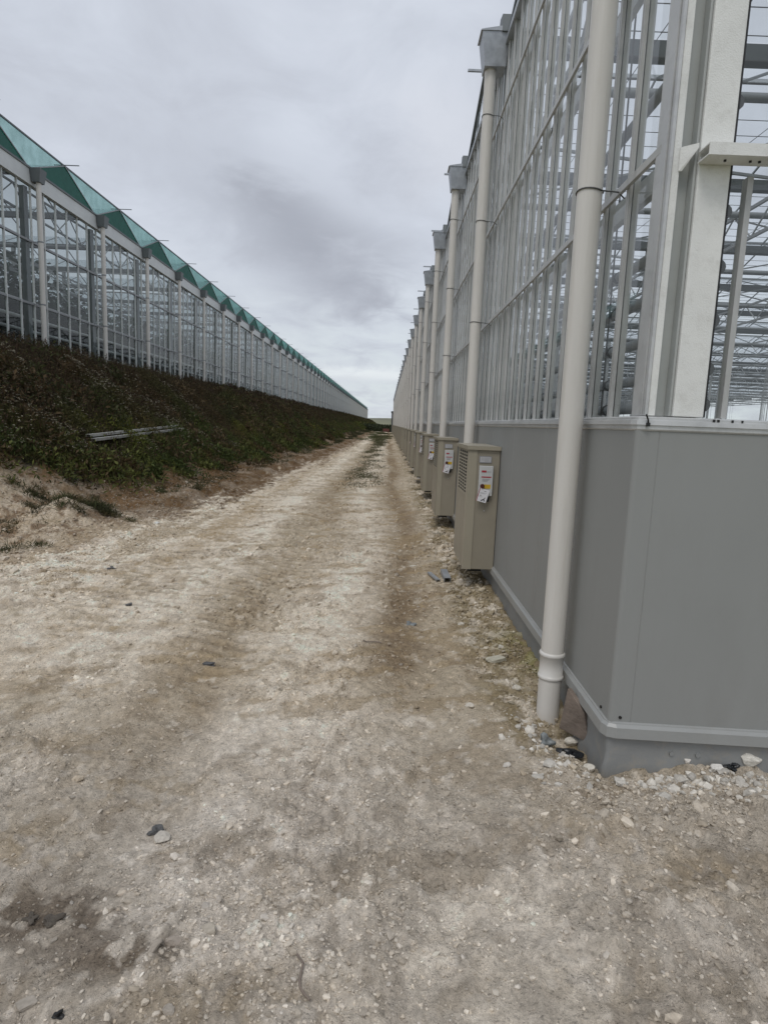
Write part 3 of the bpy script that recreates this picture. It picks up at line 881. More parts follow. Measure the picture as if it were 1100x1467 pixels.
for (xx, yy2) in ((XW - .001, 3.03), (1.225, YC - .001)):
    d_ = (-.006, 0) if xx < XW else (0, -.006)
    sw = MB(); sw.tube([(xx, yy2, .285), (xx + d_[0], yy2 + d_[1], .285)], .008, 8); sw.build('screw', M['black'], GR)

# flashing: a small drip profile that turns the corner
fl = MB()
prof = [(.000, .262), (-.008, .258), (-.010, .252), (-.024, .238), (-.027, .185), (-.020, .180), (.012, .182)]   # (outward offset negative, z)


def run_profile(mb, prof, c=(XW, YC), y1=YE, x1=xe):
    rows = []
    for (o, z) in prof:
        rows.append([(c[0] + o, y1, z), (c[0] + o, 40, z), (c[0] + o, 12, z), (c[0] + o, c[1] + .035, z), (c[0] + .010 + o * .75, c[1] + .010 + o * .75, z), (c[0] + .035, c[1] + o + skew(c[0] + .03), z),
                     (1.7, c[1] + o + skew(1.7), z), (x1, c[1] + o + skew(x1), z)])
    n = len(rows[0])
    for i in range(len(rows) - 1):
        mb.add(rows[i] + rows[i + 1], [(k, k + 1, k + 1 + n, k + n) for k in range(n - 1)])


run_profile(fl, prof); fl.build('flashing', M['flash'], GR)
sl = MB()
run_profile(sl, [(o_, z_ - .03) for o_, z_ in [(.10, 1.815), (.010, 1.812), (-.004, 1.806), (-.004, 1.796), (-.016, 1.794), (-.018, 1.772), (-.010, 1.770), (-.010, 1.752), (-.004, 1.745), (.004, 1.745)]])
sl.build('sill', M['alu'], GR)

# side glazing
gs = MB()
gs.quad((XG, YC + .18, Z_SILL), (XG, YE, Z_SILL), (XG, YE, Z_EAVE), (XG, YC + .18, Z_EAVE))
gs.build('side_glazing', M['glass_r'], GR)
gf = MB()
yf = YC + .06
gf.quad((1.49, yf, Z_SILL), (6.5, yf - .2, Z_SILL), (6.5, yf - .2, Z_EAVE), (1.49, yf, Z_EAVE))
gf.build('front_glazing', M['glass_r'], GR)

# glazing bars: T profile with a black gasket line, the nearest hundred as parts
SP = .36


def glazing_bar(mb, y):
    mb.box(XG - .024, XG - .004, y - .017, y - .003, Z_SILL + .002, Z_EAVE)
    mb.box(XG - .024, XG - .004, y + .003, y + .017, Z_SILL + .002, Z_EAVE)
    mb.box(XG + .004, XG + .036, y - .012, y + .012, Z_SILL + .002, Z_EAVE)


bars = [3.12 + SP * k for k in range(int((YE - 3.2) / SP))]
proto = None
for i, yb in enumerate(bars[:100]):
    if proto is None:
        m = MB(); glazing_bar(m, 0.0); proto = m.build('glazing_bar', M['alu_bar'], GR, fix=False); o = proto
    else:
        o = proto.copy(); COL.objects.link(o); o.parent = GR
    o.location = (-XW, yb - YC, 0)
m = MB()
for yb in bars[100:]: glazing_bar(m, yb)
o = m.build('glazing_bar', M['alu_bar'], GR); o['kind'] = 'stuff'
m = MB()
for yb in bars[:100]: m.box(XG - .021, XG - .006, yb - .0025, yb + .0025, Z_SILL + .004, Z_EAVE - .004)
m.build('gasket', M['gasket'], GR)

# horizontal rails outside and their brackets
for z in (3.0, 4.2, 5.4):
    m = MB(); m.box(XG - .046, XG - .026, YC + .12, YE, z - .018, z + .018); m.box(XG + .08, XG + .12, YC + .1, YE, z - .06, z + .06)
    m.build('side_rail', M['alu_bar'], GR)
m = MB(); m.box(XG - .05, XG + .04, YC + .05, YE, Z_EAVE - .02, Z_EAVE + .05)
m.build('eave_rail', M['galv'], GR)

# corner post
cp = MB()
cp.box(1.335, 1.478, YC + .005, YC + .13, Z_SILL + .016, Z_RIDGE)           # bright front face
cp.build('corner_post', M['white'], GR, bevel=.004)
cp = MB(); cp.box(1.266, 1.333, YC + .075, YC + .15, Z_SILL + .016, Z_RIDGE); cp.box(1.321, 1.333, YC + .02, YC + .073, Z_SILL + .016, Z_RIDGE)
cp.build('post_web', M['web'], GR, bevel=.003)  # the flank's shade is painted in by the greyer material
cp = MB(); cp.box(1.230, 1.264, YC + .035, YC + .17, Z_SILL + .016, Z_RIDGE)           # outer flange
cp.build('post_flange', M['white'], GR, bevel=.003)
m = MB(); m.box(1.481, 1.488, YC + .01, YC + .08, Z_SILL + .016, Z_RIDGE)
m.build('post_gasket', M['gasket'], GR)
m = MB(); m.box(1.205, 1.224, YC + .06, YC + .17, Z_SILL + .016, Z_EAVE); m.box(1.212, 1.226, YC + .03, YC + .055, Z_SILL + .016, Z_EAVE)
m.build('corner_trim', M['alu'], GR)
# bracket plates and the front channel
m = MB()
BX = .035
m.add([(a_ + BX, b_, c_) for a_, b_, c_ in [(1.222, YC + .030, 2.97), (1.285, YC - .01, 2.975), (1.285, YC - .01, 2.955), (1.235, YC + .026, 2.87), (1.222, YC + .030, 2.87), (1.222, YC + .034, 2.97), (1.285, YC - .006, 2.975), (1.285, YC - .006, 2.955), (1.235, YC + .030, 2.87), (1.222, YC + .034, 2.87)]], [(0, 1, 2, 3, 4), (9, 8, 7, 6, 5), (0, 5, 6, 1), (1, 6, 7, 2), (2, 7, 8, 3)])
m.build('post_bracket', M['white'], GR)
fr = MB()
y0 = YC - .10
fr.box(1.325, 6.5, y0, y0 + .006, 2.892, 2.942); fr.box(1.325, 6.5, y0 + .006, YC + .003, 2.892, 2.898); fr.box(1.325, 6.5, y0 + .006, YC + .003, 2.936, 2.942)
fr.build('front_rail', M['white'], GR)
for xx in (1.42, 1.53, 1.57): m = MB(); m.tube([(xx, y0 + .05, 2.892), (xx, y0 + .05, 2.885)], .006, 8); m.build('rail_bolt', M['black'], GR)
for xx in (1.60, 1.64): m = MB(); m.tube([(xx, y0 - .002, 2.917), (xx, y0 + .001, 2.917)], .005, 8); m.build('rail_bolt', M['black'], GR)
for i, xx in enumerate((1.585, 2.25, 2.9, 3.55, 4.2)):
    m = MB(); m.box(xx - .013, xx + .013, YC + .03, YC + .075, Z_SILL + .016, 2.86 if i == 0 else Z_EAVE)
    m.build('front_mullion', M['alu_bar'], GR)
m = MB()
m.tube([(1.215, YC - .020, 1.745), (1.207, YC - .03, 1.765), (1.195, YC - .032, 1.79)], .004, 8); m.box(1.203, 1.219, YC - .03, YC - .018, 1.735, 1.752)
m.build('sill_clip', M['black'], GR)
m = MB()
for xx in (1.515, 1.535, 1.60, 1.645): m.box(xx - .0035, xx + .0035, YC - .03, YC - .018, 1.766, 1.778)
m.build('sill_screw', M['black'], GR)

# gables, gutters, ridge rods bay by bay
edges = [YC + .1] + PIPES[1:]
for i in range(len(edges) - 1):
    a, b = edges[i], edges[i + 1]; mid = (a + b) / 2
    m = MB(); m.add([(XG, a, Z_EAVE + .05), (XG, b, Z_EAVE + .05), (XG, mid, Z_RIDGE)], [(0, 1, 2)])
    g = m.build('gable_glass', M['glass_r'], GR)
    m = MB(); m.bar((XG - .01, a, Z_EAVE + .06), (XG - .01, mid, Z_RIDGE), .05, .05); m.bar((XG - .01, mid, Z_RIDGE), (XG - .01, b, Z_EAVE + .06), .05, .05)
    for t in (.33, .66):
        for (p, q) in ((a, mid), (b, mid)):
            yv = p + (q - p) * t; m.bar((XG, yv, Z_EAVE + .05), (XG, yv, Z_EAVE + .05 + (Z_RIDGE - Z_EAVE - .05) * t), .025, .05)
    m.build('verge_bar', M['dark_col'], GR)
    m = MB(); m.bar((.98, mid, Z_RIDGE + .02), (1.3, mid, Z_RIDGE + .02), .035, .03)
    m.build('ridge_rod', M['galv'], GR)


def gutter(mb, y, z, x0, x1):
    mb.prism([(y - .17, z + .16), (y - .13, z + .36), (y + .05, z + .40), (y + .17, z + .22), (y + .17, z + .16)], 'x', x0 - .02, x0 + .10) if x0 > 0 else None
    w = [(-.11, .16), (-.10, .16), (-.07, .02), (.07, .02), (.10, .16), (.11, .16), (.085, 0), (-.085, 0)]
    mb.prism([(y + a, z + b) for a, b in w], 'x', x0, x1)
    mb.prism([(y - .16, z + .17), (y - .10, z + .23), (y - .08, z + .17)], 'x', x0, x0 + .3)
    mb.prism([(y + .16, z + .17), (y + .10, z + .23), (y + .08, z + .17)], 'x', x0, x0 + .3)


for y in PIPES:
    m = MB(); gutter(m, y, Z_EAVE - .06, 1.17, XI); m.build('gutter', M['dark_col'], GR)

# roof glass and its bars
rg = MB(); rb = MB()
for i in range(len(edges) - 1):
    a, b = edges[i], edges[i + 1]; mid = (a + b) / 2
    za, zr = Z_EAVE + .12, Z_RIDGE
    rg.quad((XG, a + .1, za), (XI, a + .1, za), (XI, mid, zr), (XG, mid, zr))
    rg.quad((XG, mid, zr), (XI, mid, zr), (XI, b - .1, za), (XG, b - .1, za))
    rb.bar((XG, mid, zr + .02), (XI, mid, zr + .02), .05, .06)
    step = 1.25 if i < 16 else 2.5
    x = XG + step
    while x < (XI if i < 12 else 20):
        rb.bar((x, a + .1, za), (x, mid, zr), .022, .035); rb.bar((x, mid, zr), (x, b - .1, za), .022, .035)
        x += step
rg.build('roof_glass', M['glass_roof'], GR)
o = rb.build('roof_bar', M['galv_in'], GR); o['kind'] = 'stuff'

# lattice girders along the house, and posts
girder_x = [1.62 + 4.5 * k for k in range(9)]
for gi_, gx in enumerate(girder_x):
    m = MB(); zt, zb = 5.62, 5.12
    m.bar((gx, YC + .1, zt), (gx, YE, zt), .05, .05); m.bar((gx, YC + .1, zb), (gx, YE, zb), .05, .05)
    y = YC + .2; k = 0; st_ = .62
    while y < (YE if gi_ < 5 else 70):
        m.bar((gx, y, zb if k % 2 else zt), (gx, y + st_, zt if k % 2 else zb), .022, .022); y += st_; k += 1
    m.build('lattice_girder', M['inner'], GR)
cols_ = []
for gi_, gx in enumerate(girder_x):
    for k in range(0, NB, 2 if gi_ else 1):
        cols_.append((gx if gi_ else 1.47, PIPES[1 + k]))
cols_ = sorted(cols_, key=lambda c: c[1] + c[0] * .6)[:100]
pc = None
for (cx, cy_) in cols_:
    if pc is None:
        m = MB(); m.box(-.05, .05, -.05, .05, .02, Z_EAVE - .04); pc = m.build('post', M['inner'], GR, fix=False); o = pc
    else:
        o = pc.copy(); COL.objects.link(o); o.parent = GR
    o.location = (cx - XW, cy_ - YC, 0)
# heating pipes slung inside the side wall, with hangers and end caps
for z in (1.86, 2.04, 2.28, 2.54, 2.80, 3.30, 3.80):
    m = MB(); m.tube([(1.62, YC + .34, z), (1.62, 7, z), (1.62, 30, z), (1.62, YE - 1, z)], .034, 12)
    m.build('heating_pipe', M['heat'], GR)
    m = MB(); m.tube([(1.62, YC + .30, z), (1.62, YC + .345, z)], .037, 12)
    m.build('pipe_cap', M['wire'], GR)
for k in range(24):
    yv = 4.62 + 1.9 * k
    m = MB(); m.bar((1.575, yv, 1.82), (1.575, yv, 5.1), .010, .010)
    for z in (1.86, 2.04, 2.28, 2.54, 2.80, 3.30): m.tube([(1.62, yv - .012, z), (1.62, yv + .012, z)], .042, 10)
    m.build('pipe_hanger', M['wire'], GR)
# screen wires and rolled screens under the roof
m = MB()
for k in range(110):
    yv = YC + .6 + .42 * k; m.bar((1.5, yv, 5.74), (28, yv, 5.74), .007, .007)
for k in range(9):
    yv = YC + .4; m.bar((2.6 + 2.2 * k, yv, 5.70), (2.6 + 2.2 * k, 90, 5.70), .006, .006)
o = m.build('screen_wire', M['wire'], GR); o['kind'] = 'stuff'
for k in range(26):
    yv = PIPES[1 + k] - .25
    m = MB(); m.tube([(1.7, yv, 5.60), (XI, yv, 5.60)], .055, 8); m.build('rolled_screen', M['galv_in'], GR)
# diagonal wind braces in the wall bays and under the roof
for k in range(0, 24):
    yv = PIPES[1 + k]
    m = MB(); m.bar((1.5, yv, 5.1), (6.1, yv, 3.9 + .8), .03, .03); m.bar((1.5, yv, 4.5), (6.1, yv, 5.62), .022, .022); m.bar((6.1, yv, 4.7), (10.6, yv, 5.62), .022, .022); m.bar((6.1, yv, 5.62), (10.6, yv, 4.7), .022, .022)
    m.build('brace', M['galv_in'], GR)
m = MB(); m.box(XW + .02, XI, YC + .12, YE, -.02, .03); m.build('floor_slab', M['floor'], GR)
m = MB(); m.box(XI, XI + .1, YC, YE, 0, 2.6); m.box(XW + .02, XI, YE, YE + .1, 0, Z_EAVE); m.build('end_wall', M['panel'], GR)
# low hanging crop gutters filling the house behind
for k in range(24):
    yv = PIPES[1 + k] + 1.0
    m = MB()
    for zz in (.95,):
        m.box(3.0, XI, yv - .11, yv + .11, zz, zz + .10); m.box(3.0, XI, yv + 1.7, yv + 1.92, zz, zz + .10)
    for xx in np.arange(3.2, 30, 2.25): m.bar((float(xx), yv, .98), (float(xx), yv, 5.1), .008, .008)
    m.build('crop_gutter', M['inner'], GR)

# ------------------------------------------------------------------ right downpipes
ORD = ['first', 'second', 'third', 'fourth', 'fifth', 'sixth', 'seventh', 'eighth', 'ninth', 'tenth', 'eleventh', 'twelfth']
XP = 1.06 - .0


def hopper(mb, z0=5.90, z1=6.26):
    # tapered steel box, wider at the top, origin on the pipe axis
    b = [(-.085, -.115), (.16, -.115), (.16, .115), (-.085, .115)]; t = [(-.135, -.145), (.19, -.145), (.19, .145), (-.135, .145)]
    mb.add([(x, y, z0) for x, y in b] + [(x, y, z1) for x, y in t], [(0, 3, 2, 1), (4, 5, 6, 7), (0, 1, 5, 4), (1, 2, 6, 5), (2, 3, 7, 6), (3, 0, 4, 7)])
    mb.prism([(-.155, z1), (-.145, z1 + .012), (.20, z1 + .07), (.20, z1)], 'y', -.155, .155)


def strap(mb, z, r=.072):
    pts = [(r * math.cos(a), r * math.sin(a), z + .004 * math.sin(2 * a)) for a in np.linspace(-.4, 2 * math.pi - .75, 22)]
    mb.tube(pts + [(.14, -.05, z - .01), (.185, -.02, z - .03)], .004, 6)


def downpipe(loc, zb, top, sleeve=False, label='', detail=True):
    root = empty('downpipe', loc, label, 'downpipe', 'downpipes along the right greenhouse')
    n = 28 if detail else 12
    m = MB()
    m.lathe([(.068, zb), (.068, top)], n)
    pipe = m.build('pipe', M['pvc'], root, fix=False)
    # make caps crisp
    if sleeve:
        m = MB()
        m.lathe([(.0675, .195), (.0735, .197), (.077, .204), (.077, .213), (.0735, .220), (.0705, .222), (.0705, .338), (.0735, .340), (.077, .347), (.077, .356), (.0735, .363), (.068, .366)], 32)
        m.build('sleeve', M['pvc_new'], root, fix=False)
    m = MB(); hopper(m); m.build('hopper', M['galv'], root, fix=False)
    if detail:
        for z in (3.0, 4.2, 5.4):
            m = MB(); strap(m, z); m.build('strap', M['wire'], root, fix=False)
    return root


downpipe((XP, PIPES[0], 0), -.20, 5.95, True, 'nearest tall off-white downpipe with a double-ringed sleeve at its foot by the wall corner')
p0 = None
for i, y in enumerate(PIPES[1:]):
    k = i + 1
    if k < 12:
        lab = 'off-white downpipe with grey hopper, %s from the near corner of the right greenhouse' % ORD[k]
    else:
        lab = 'far off-white downpipe beyond the twelfth along the right greenhouse'
    if i == 0:
        o = p0 = downpipe((XP, y, 0), .0, 5.93, False, lab)
    elif i < 12:
        o = copy_tree(p0)
    else:
        if i == 12: pfar = downpipe((XP, y, 0), .0, 5.93, False, lab, False); o = pfar
        else: o = copy_tree(pfar)
    o.location = (XP, y, 0); o['label'] = lab

# ------------------------------------------------------------------ cabinets
CX0, CX1, CD = .845, XW - .004, .96        # box from the wall out to X .81, .95 long
CZ0, CZ1 = .225, 1.508


def cabinet(y):
    root = empty('cabinet', (CX1, y, CZ0), '', 'cabinet', 'beige cabinets on the right greenhouse wall')
    W = CX1 - CX0; H = CZ1 - CZ0
    m = MB(); m.box(-W + .004, -.001, .004, CD, 0, H - .012); m.build('body', M['cab'], root, bevel=.006, fix=False)
    m = MB()      # near corner cover strip, rounded
    m.box(-W - .004, -W + .085, -.004, .003, .0, H - .03); m.box(-W - .005, -W + .003, -.004, .07, .0, H - .03)
    m.build('corner_cover', M['cab_edge'], root, fix=False)
    m = MB(); m.box(-W - .02, .0, -.022, CD + .02, H - .012, H + .004); m.box(-W - .02, .0, -.022, -.018, H - .035, H - .012); m.box(-W - .02, -W - .016, -.018, CD + .02, H - .035, H - .012)
    m.build('lid', M['cab_edge'], root, fix=False)
    m = MB(); m.box(-W - .003, -W + .003, .075, .80, H * .60, H - .04); m.build('louvre_panel', M['cab_edge'], root, fix=False)
    m = MB(); ms = MB()
    for r in range(13):
        for c in range(4):
            yy_ = .10 + c * .17; zz = H * .62 + r * .034
            m.box(-W - .0045, -W - .0025, yy_, yy_ + .125, zz, zz + .021)  # flat dark plate on the panel, painted shade in place of an opening
            ms.box(-W - .010, -W - .003, yy_, yy_ + .125, zz + .0215, zz + .026)
    m.build('louvre_slot', M['slot'], root, fix=False); ms.build('louvre_blade', M['cab_edge'], root, fix=False)
    # rating plate
    xl = -W + .115
    m = MB(); m.box(xl - .008, xl + .118, -.0045, .002, H - .165, H - .098); m.build('plate_frame', M['grey_print'], root, fix=False)
    m = MB(); m.box(xl, xl + .110, -.006, -.0045, H - .158, H - .105); pf = m.build('rating_plate', M['label'], root, fix=False)
    m = MB()
    for r in range(4): m.box(xl + .012 + .03 * (r == 0), xl + .10, -.0068, -.006, H - .150 + r * .011, H - .147 + r * .011)
    m.build('plate_print', M['grey_print'], pf, fix=False)
    # isolator box
    bx0, bx1 = xl - .005, xl + .135; z0, z1 = H - .50, H - .195
    m = MB(); m.box(bx0, bx1, -.045, .002, z0, z1); ib = m.build('isolator_box', M['box'], root, bevel=.005, fix=False)
    m = MB(); m.box(bx0 + .022, bx0 + .070, -.0470, -.0455, z1 - .065, z1 - .045); m.box(bx0 + .022, bx1 - .018, -.0470, -.0455, z1 - .118, z1 - .106)
    m.build('red_print', M['red'], ib, fix=False)
    m = MB(); m.box(bx0 + .078, bx1 - .02, -.0470, -.0455, z1 - .060, z1 - .056)
    for r in range(3): m.box(bx0 + .03, bx1 - .03 - .012 * r, -.0470, -.0455, z1 - .134 - r * .010, z1 - .131 - r * .010)
    m.build('grey_print', M['grey_print'], ib, fix=False)
    m = MB(); m.box(bx0 + .055, bx1 - .02, -.0470, -.0455, z0 + .075, z0 + .118); m.build('yellow_label', M['yellow'], ib, fix=False)
    m = MB(); m.tube([(bx0 + .035, -.045, z0 + .100), (bx0 + .035, -.068, z0 + .100)], .022, 16); m.box(bx0 + .028, bx0 + .042, -.076, -.066, z0 + .078, z0 + .122)
    m.build('rotary_knob', M['knob'], ib, fix=False)
    m = MB(); m.tube([(bx0 + .05, -.03, z0), (bx0 + .05, -.03, z0 - .05)], .020, 12); m.tube([(bx0 + .095, -.03, z0), (bx0 + .095, -.03, z0 - .06)], .020, 12)
    m.build('cable_gland', M['black'], ib, fix=False)
    m = MB(); m.tube([(bx0 + .075, -.001, z0 - .16), (bx0 + .075, -.006, z0 - .16)], .006, 8); m.build('bolt', M['label'], root, fix=False)
    m = MB(); m.box(-W + .06, -.12, .05, .30, -.03, .0); m.build('foot_rail', M['black'], root, fix=False)
    # hanging card
    a = R(-14); c = (bx0 + .045, -.062, z0 + .005); w, h = .105, .135

    def rot(u, v, d=0):
        return (c[0] + u * math.cos(a) - v * math.sin(a) * -1 * -1, c[1] - d - .18 * (v / h) * .06, c[2] + v * math.cos(a) + u * math.sin(a))
    m = MB()
    f4 = [rot(-w / 2, -h / 2), rot(w / 2, -h / 2), rot(w / 2, h / 2), rot(-w / 2, h / 2)]
    b4 = [(p[0], p[1] + .003, p[2]) for p in f4]
    m.add(f4 + b4, [(0, 1, 2, 3), (7, 6, 5, 4), (0, 4, 5, 1), (1, 5, 6, 2), (2, 6, 7, 3), (3, 7, 4, 0)])
    cd = m.build('hanging_card', M['card'], root, fix=False)
    m = MB(); m.add([rot(-w / 2 + .001, -h / 2, .0012), rot(-w / 2 + .008, -h / 2, .0012), rot(-w / 2 + .008, h / 2, .0012), rot(-w / 2 + .001, h / 2, .0012)], [(0, 1, 2, 3)])
    m.build('red_edge', M['red'], cd, fix=False)
    m = MB()
    def line(u0, v0, u1, v1, t):
        du, dv = u1 - u0, v1 - v0; ll = math.hypot(du, dv); nx, ny = -dv / ll * t, du / ll * t
        m.add([rot(u0 - nx, v0 - ny, .0014), rot(u1 - nx, v1 - ny, .0014), rot(u1 + nx, v1 + ny, .0014), rot(u0 + nx, v0 + ny, .0014)], [(0, 1, 2, 3)])
    line(-.005, -.055, .020, -.036, .005); line(.020, -.036, .030, -.015, .003); line(.020, -.036, .033, -.055, .004)
    m.build('black_symbol', M['black'], cd, fix=False)
    m = MB()
    line(.0, .045, .02, .047, .003); line(-.035, .025, .03, .03, .001); line(-.035, .017, .02, .02, .001); line(-.035, -.005, -.015, -.004, .003); line(-.035, -.018, .0, -.015, .001)
    m.build('card_print', M['grey_print'], cd, fix=False)
    return root


cb = None
for i, y in enumerate(PIPES[1:]):
    yb = y - 1.70
    if i == 0: o = cb = cabinet(yb)
    elif i < 9: o = copy_tree(cb)
    else:
        if i == 9:
            pf_ = empty('cabinet', (0, 0, 0), '', 'cabinet', 'beige cabinets on the right greenhouse wall'); pf_['category'] = 'cabinet'
            W = CX1 - CX0; H = CZ1 - CZ0
            m = MB(); m.box(-W, -.001, 0, CD, 0, H - .012); m.build('body', M['cab'], pf_, fix=False)
            m = MB(); m.box(-W - .02, 0, -.02, CD + .02, H - .012, H + .004); m.build('lid', M['cab_edge'], pf_, fix=False)
            m = MB(); m.box(-W + .11, -W + .25, -.04, 0, H - .5, H - .2); m.build('isolator_box', M['box'], pf_, fix=False)
            o = pf_
        else: o = copy_tree(pf_)
    o.location = (CX1, yb, CZ0)
    o['category'] = 'cabinet'; o['group'] = 'beige cabinets on the right greenhouse wall'
    if i == 0: o['label'] = 'nearest beige louvred cabinet on the grey wall, isolator box and white card in full view'
    elif i < 9: o['label'] = 'beige louvred cabinet on the grey wall, %s from the near corner' % ORD[i]
    else: o['label'] = 'far beige cabinet on the right wall beyond the ninth'
    if 0 < i < 9:
        for ch in o.children:
            if ch.name.startswith('hanging_card'):
                ch.location = (random.uniform(-.02, .012), 0, random.uniform(-.02, .01))

# ------------------------------------------------------------------ debris
def prop(name, m, mat, loc, label, cat, rz=0, group=None, bevel=0):
    o = m.build(name, mat, None, bevel=bevel); o.location = loc; o.rotation_euler = (0, 0, rz); tag(o, label, cat, group); return o


def channel(length, w=.05, h=.035, t=.004):
    m = MB()
    m.prism([(-w / 2, 0), (-w / 2, h), (w / 2, h), (w / 2, 0), (w / 2 - t, 0), (w / 2 - t, h - t), (-w / 2 + t, h - t), (-w / 2 + t, 0)], 'y', 0, length)
    return m


p = on_ground(641, 832); prop('metal_offcut', channel(.42, .075, .05), M['galv'], (p.x, p.y, gz(p.x, p.y) + .012), 'wider short length of galvanised channel lying by the nearest cabinet', 'metal offcut', R(1), 'metal offcuts by the nearest cabinet')
p = on_ground(628, 829); prop('metal_offcut', channel(.36, .045, .02), M['galv'], (p.x, p.y, gz(p.x, p.y) + .010), 'narrow galvanised strip lying left of the wider channel', 'metal offcut', R(13), 'metal offcuts by the nearest cabinet')
# long pale profiles dumped on the bank
for (dx, dz, ln, lab) in [(0, .05, 5.9, 'lower pale metal profile lying on the weedy bank nearest the track'), (-.104, .045, 5.6, 'upper pale metal profile lying against the lower one on the weedy bank')]:
    x0, y0_ = -5.98 + dx, 12.6
    z0 = float(ground_h(np.array([x0]), np.array([y0_]), False)[0]) + .19 + dz; z1 = float(ground_h(np.array([x0 - .12]), np.array([y0_ + ln]), False)[0]) + .17 + dz
    m = MB(); m.prism([(-.05, 0), (-.05, .055), (.05, .055), (.05, 0), (.04, 0), (.04, .045), (-.04, .045), (-.04, 0)], 'y', 0, math.hypot(ln, z1 - z0))
    o = m.build('metal_profile', M['profile'], None); o.location = (x0, y0_, z0); o.rotation_euler = (math.atan2(z1 - z0, ln), 0, R(1.2)); tag(o, lab, 'metal profile', 'metal profiles on the bank')
# broken brown slab and bag scraps behind the first downpipe
m = MB(); m.add([(0, 0, 0), (.20, .02, 0), (.17, .0, .17), (.04, .0, .26), (0, .03, 0), (.20, .05, 0), (.17, .03, .17), (.04, .03, .26)], [(0, 1, 2, 3), (7, 6, 5, 4), (0, 4, 5, 1), (1, 5, 6, 2), (2, 6, 7, 3), (3, 7, 4, 0)])
o = prop('broken_slab', m, M['brown_tile'], (1.07, 3.38, -.02), 'brown broken slab leaning between the first downpipe and the wall', 'slab', R(-60), bevel=.003)


def crumple(name, px, py, size, mat, label, cat, flat=.4, seed=0, z=None):
    rd = random.Random(seed); bm = bmesh.new(); bmesh.ops.create_icosphere(bm, subdivisions=3, radius=1)
    dirs = [Vector((rd.gauss(0, 1), rd.gauss(0, 1), rd.gauss(0, 1))).normalized() for _ in range(14)]
    for v in bm.verts:
        c = v.co.copy(); s = 1
        for i, dv in enumerate(dirs): s += .16 * math.sin(5 * c.dot(dv) + i)
        c = c * s; v.co = Vector((c.x * size, c.y * size * .8, c.z * size * flat))
    me = bpy.data.meshes.new(name); bm.to_mesh(me); bm.free(); me.materials.append(mat)
    o = bpy.data.objects.new(name, me); COL.objects.link(o); p = on_ground(px, py); o.location = (p.x, p.y, (gz(p.x, p.y) if z is None else z) + size * flat * .5)
    tag(o, label, cat); return o


crumple('bag_scrap', 815, 1066, .055, M['bag'], 'black crumpled plastic wedged under the foot of the wall behind the first downpipe', 'plastic scrap', .4, 3)
crumple('plastic_scrap', 782, 1058, .040, M['blue'], 'blue grey plastic scrap at the foot of the first downpipe', 'plastic scrap', .7, 4)
crumple('plastic_scrap', 588, 886, .04, M['blue'], 'small blue grey plastic scrap on the brown wheel strip', 'plastic scrap', .5, 5)
crumple('plastic_scrap', 300, 944, .036, M['grey_lump'], 'dark grey plastic scrap lying in the middle left of the track', 'plastic scrap', .45, 6)
crumple('clod', 75, 1312, .024, M['clod'], 'dark clod at the near left edge of the track, right of its twin', 'clod', .6, 7)
crumple('clod', 45, 1305, .020, M['clod'], 'dark clod at the near left edge of the track, left one of two', 'clod', .6, 8)
crumple('pebble_cluster', 226, 1180, .024, M['grey_lump'], 'dark pebble cluster beside the curved white stone', 'pebbles', .7, 9)
crumple('clod', 84, 1449, .012, M['black'], 'small black clod at the bottom left edge of the photo', 'clod', .7, 10)
crumple('clod', 1046, 1112, .03, M['bag'], 'small dark lump between the white rocks at the front wall', 'clod', .6, 12)
crumple('clod', 160, 812, .035, M['grey_lump'], 'dark grey lump on the white chalk left of the track', 'clod', .4, 13)
crumple('clod', 184, 867, .032, M['grey_lump'], 'smaller dark lump on the white chalk, nearer than the other', 'clod', .4, 14)
for (px, py, px2, py2, lab) in [(648, 852, 678, 858, 'thin bare twig lying before the nearest cabinet'), (520, 1268 - 350, 545, 1270 - 350, 'short thin twig on the pale middle of the track'), (425, 1375, 440, 1440, 'thin pale root on the ground at the bottom centre')]:
    a = on_ground(px, py); b = on_ground(px2, py2); m = MB()
    pts = []
    for t in np.linspace(0, 1, 8):
        q = a.lerp(b, float(t)); q.x += .012 * math.sin(t * 7); q.z = gz(q.x, q.y) + .012; pts.append(q)
    m.tube(pts, .004, 6); o = m.build('twig', M['brown_tile'], None); tag(o, lab, 'twig', 'twigs on the track')

# dark shed and red barrier at the far end
SH = empty('shed', (.75, YE + 4, 0), 'small dark shed at the far end of the right greenhouse', 'shed')
m = MB(); m.box(.78, 6, YE + 4, YE + 10, -.1, 3.9); m.build('wall', M['shed'], SH)
m = MB(); m.prism([(.66, 3.9), (6.2, 3.9), (6.2, 4.05), (.66, 4.2)], 'y', YE + 3.8, YE + 10.2); m.build('roof', M['shed'], SH)
m = MB(); m.box(1.6, 2.7, YE + 3.94, YE + 4, 0, 2.1); m.build('door', M['galv_in'], SH)
BR = empty('barrier', (-.2, 108, 0), 'faded red barrier standing at the far end of the track', 'barrier')
m = MB(); m.box(-.75, .35, 107.97, 108.03, .35, .85); m.build('board', M['barrier'], BR)
for xx in (-.6, .2):
    m = MB(); m.box(xx - .05, xx + .05, 107.7, 108.3, 0, .08); m.box(xx - .04, xx + .04, 107.96, 108.04, .08, .35); m.build('foot', M['barrier'], BR)

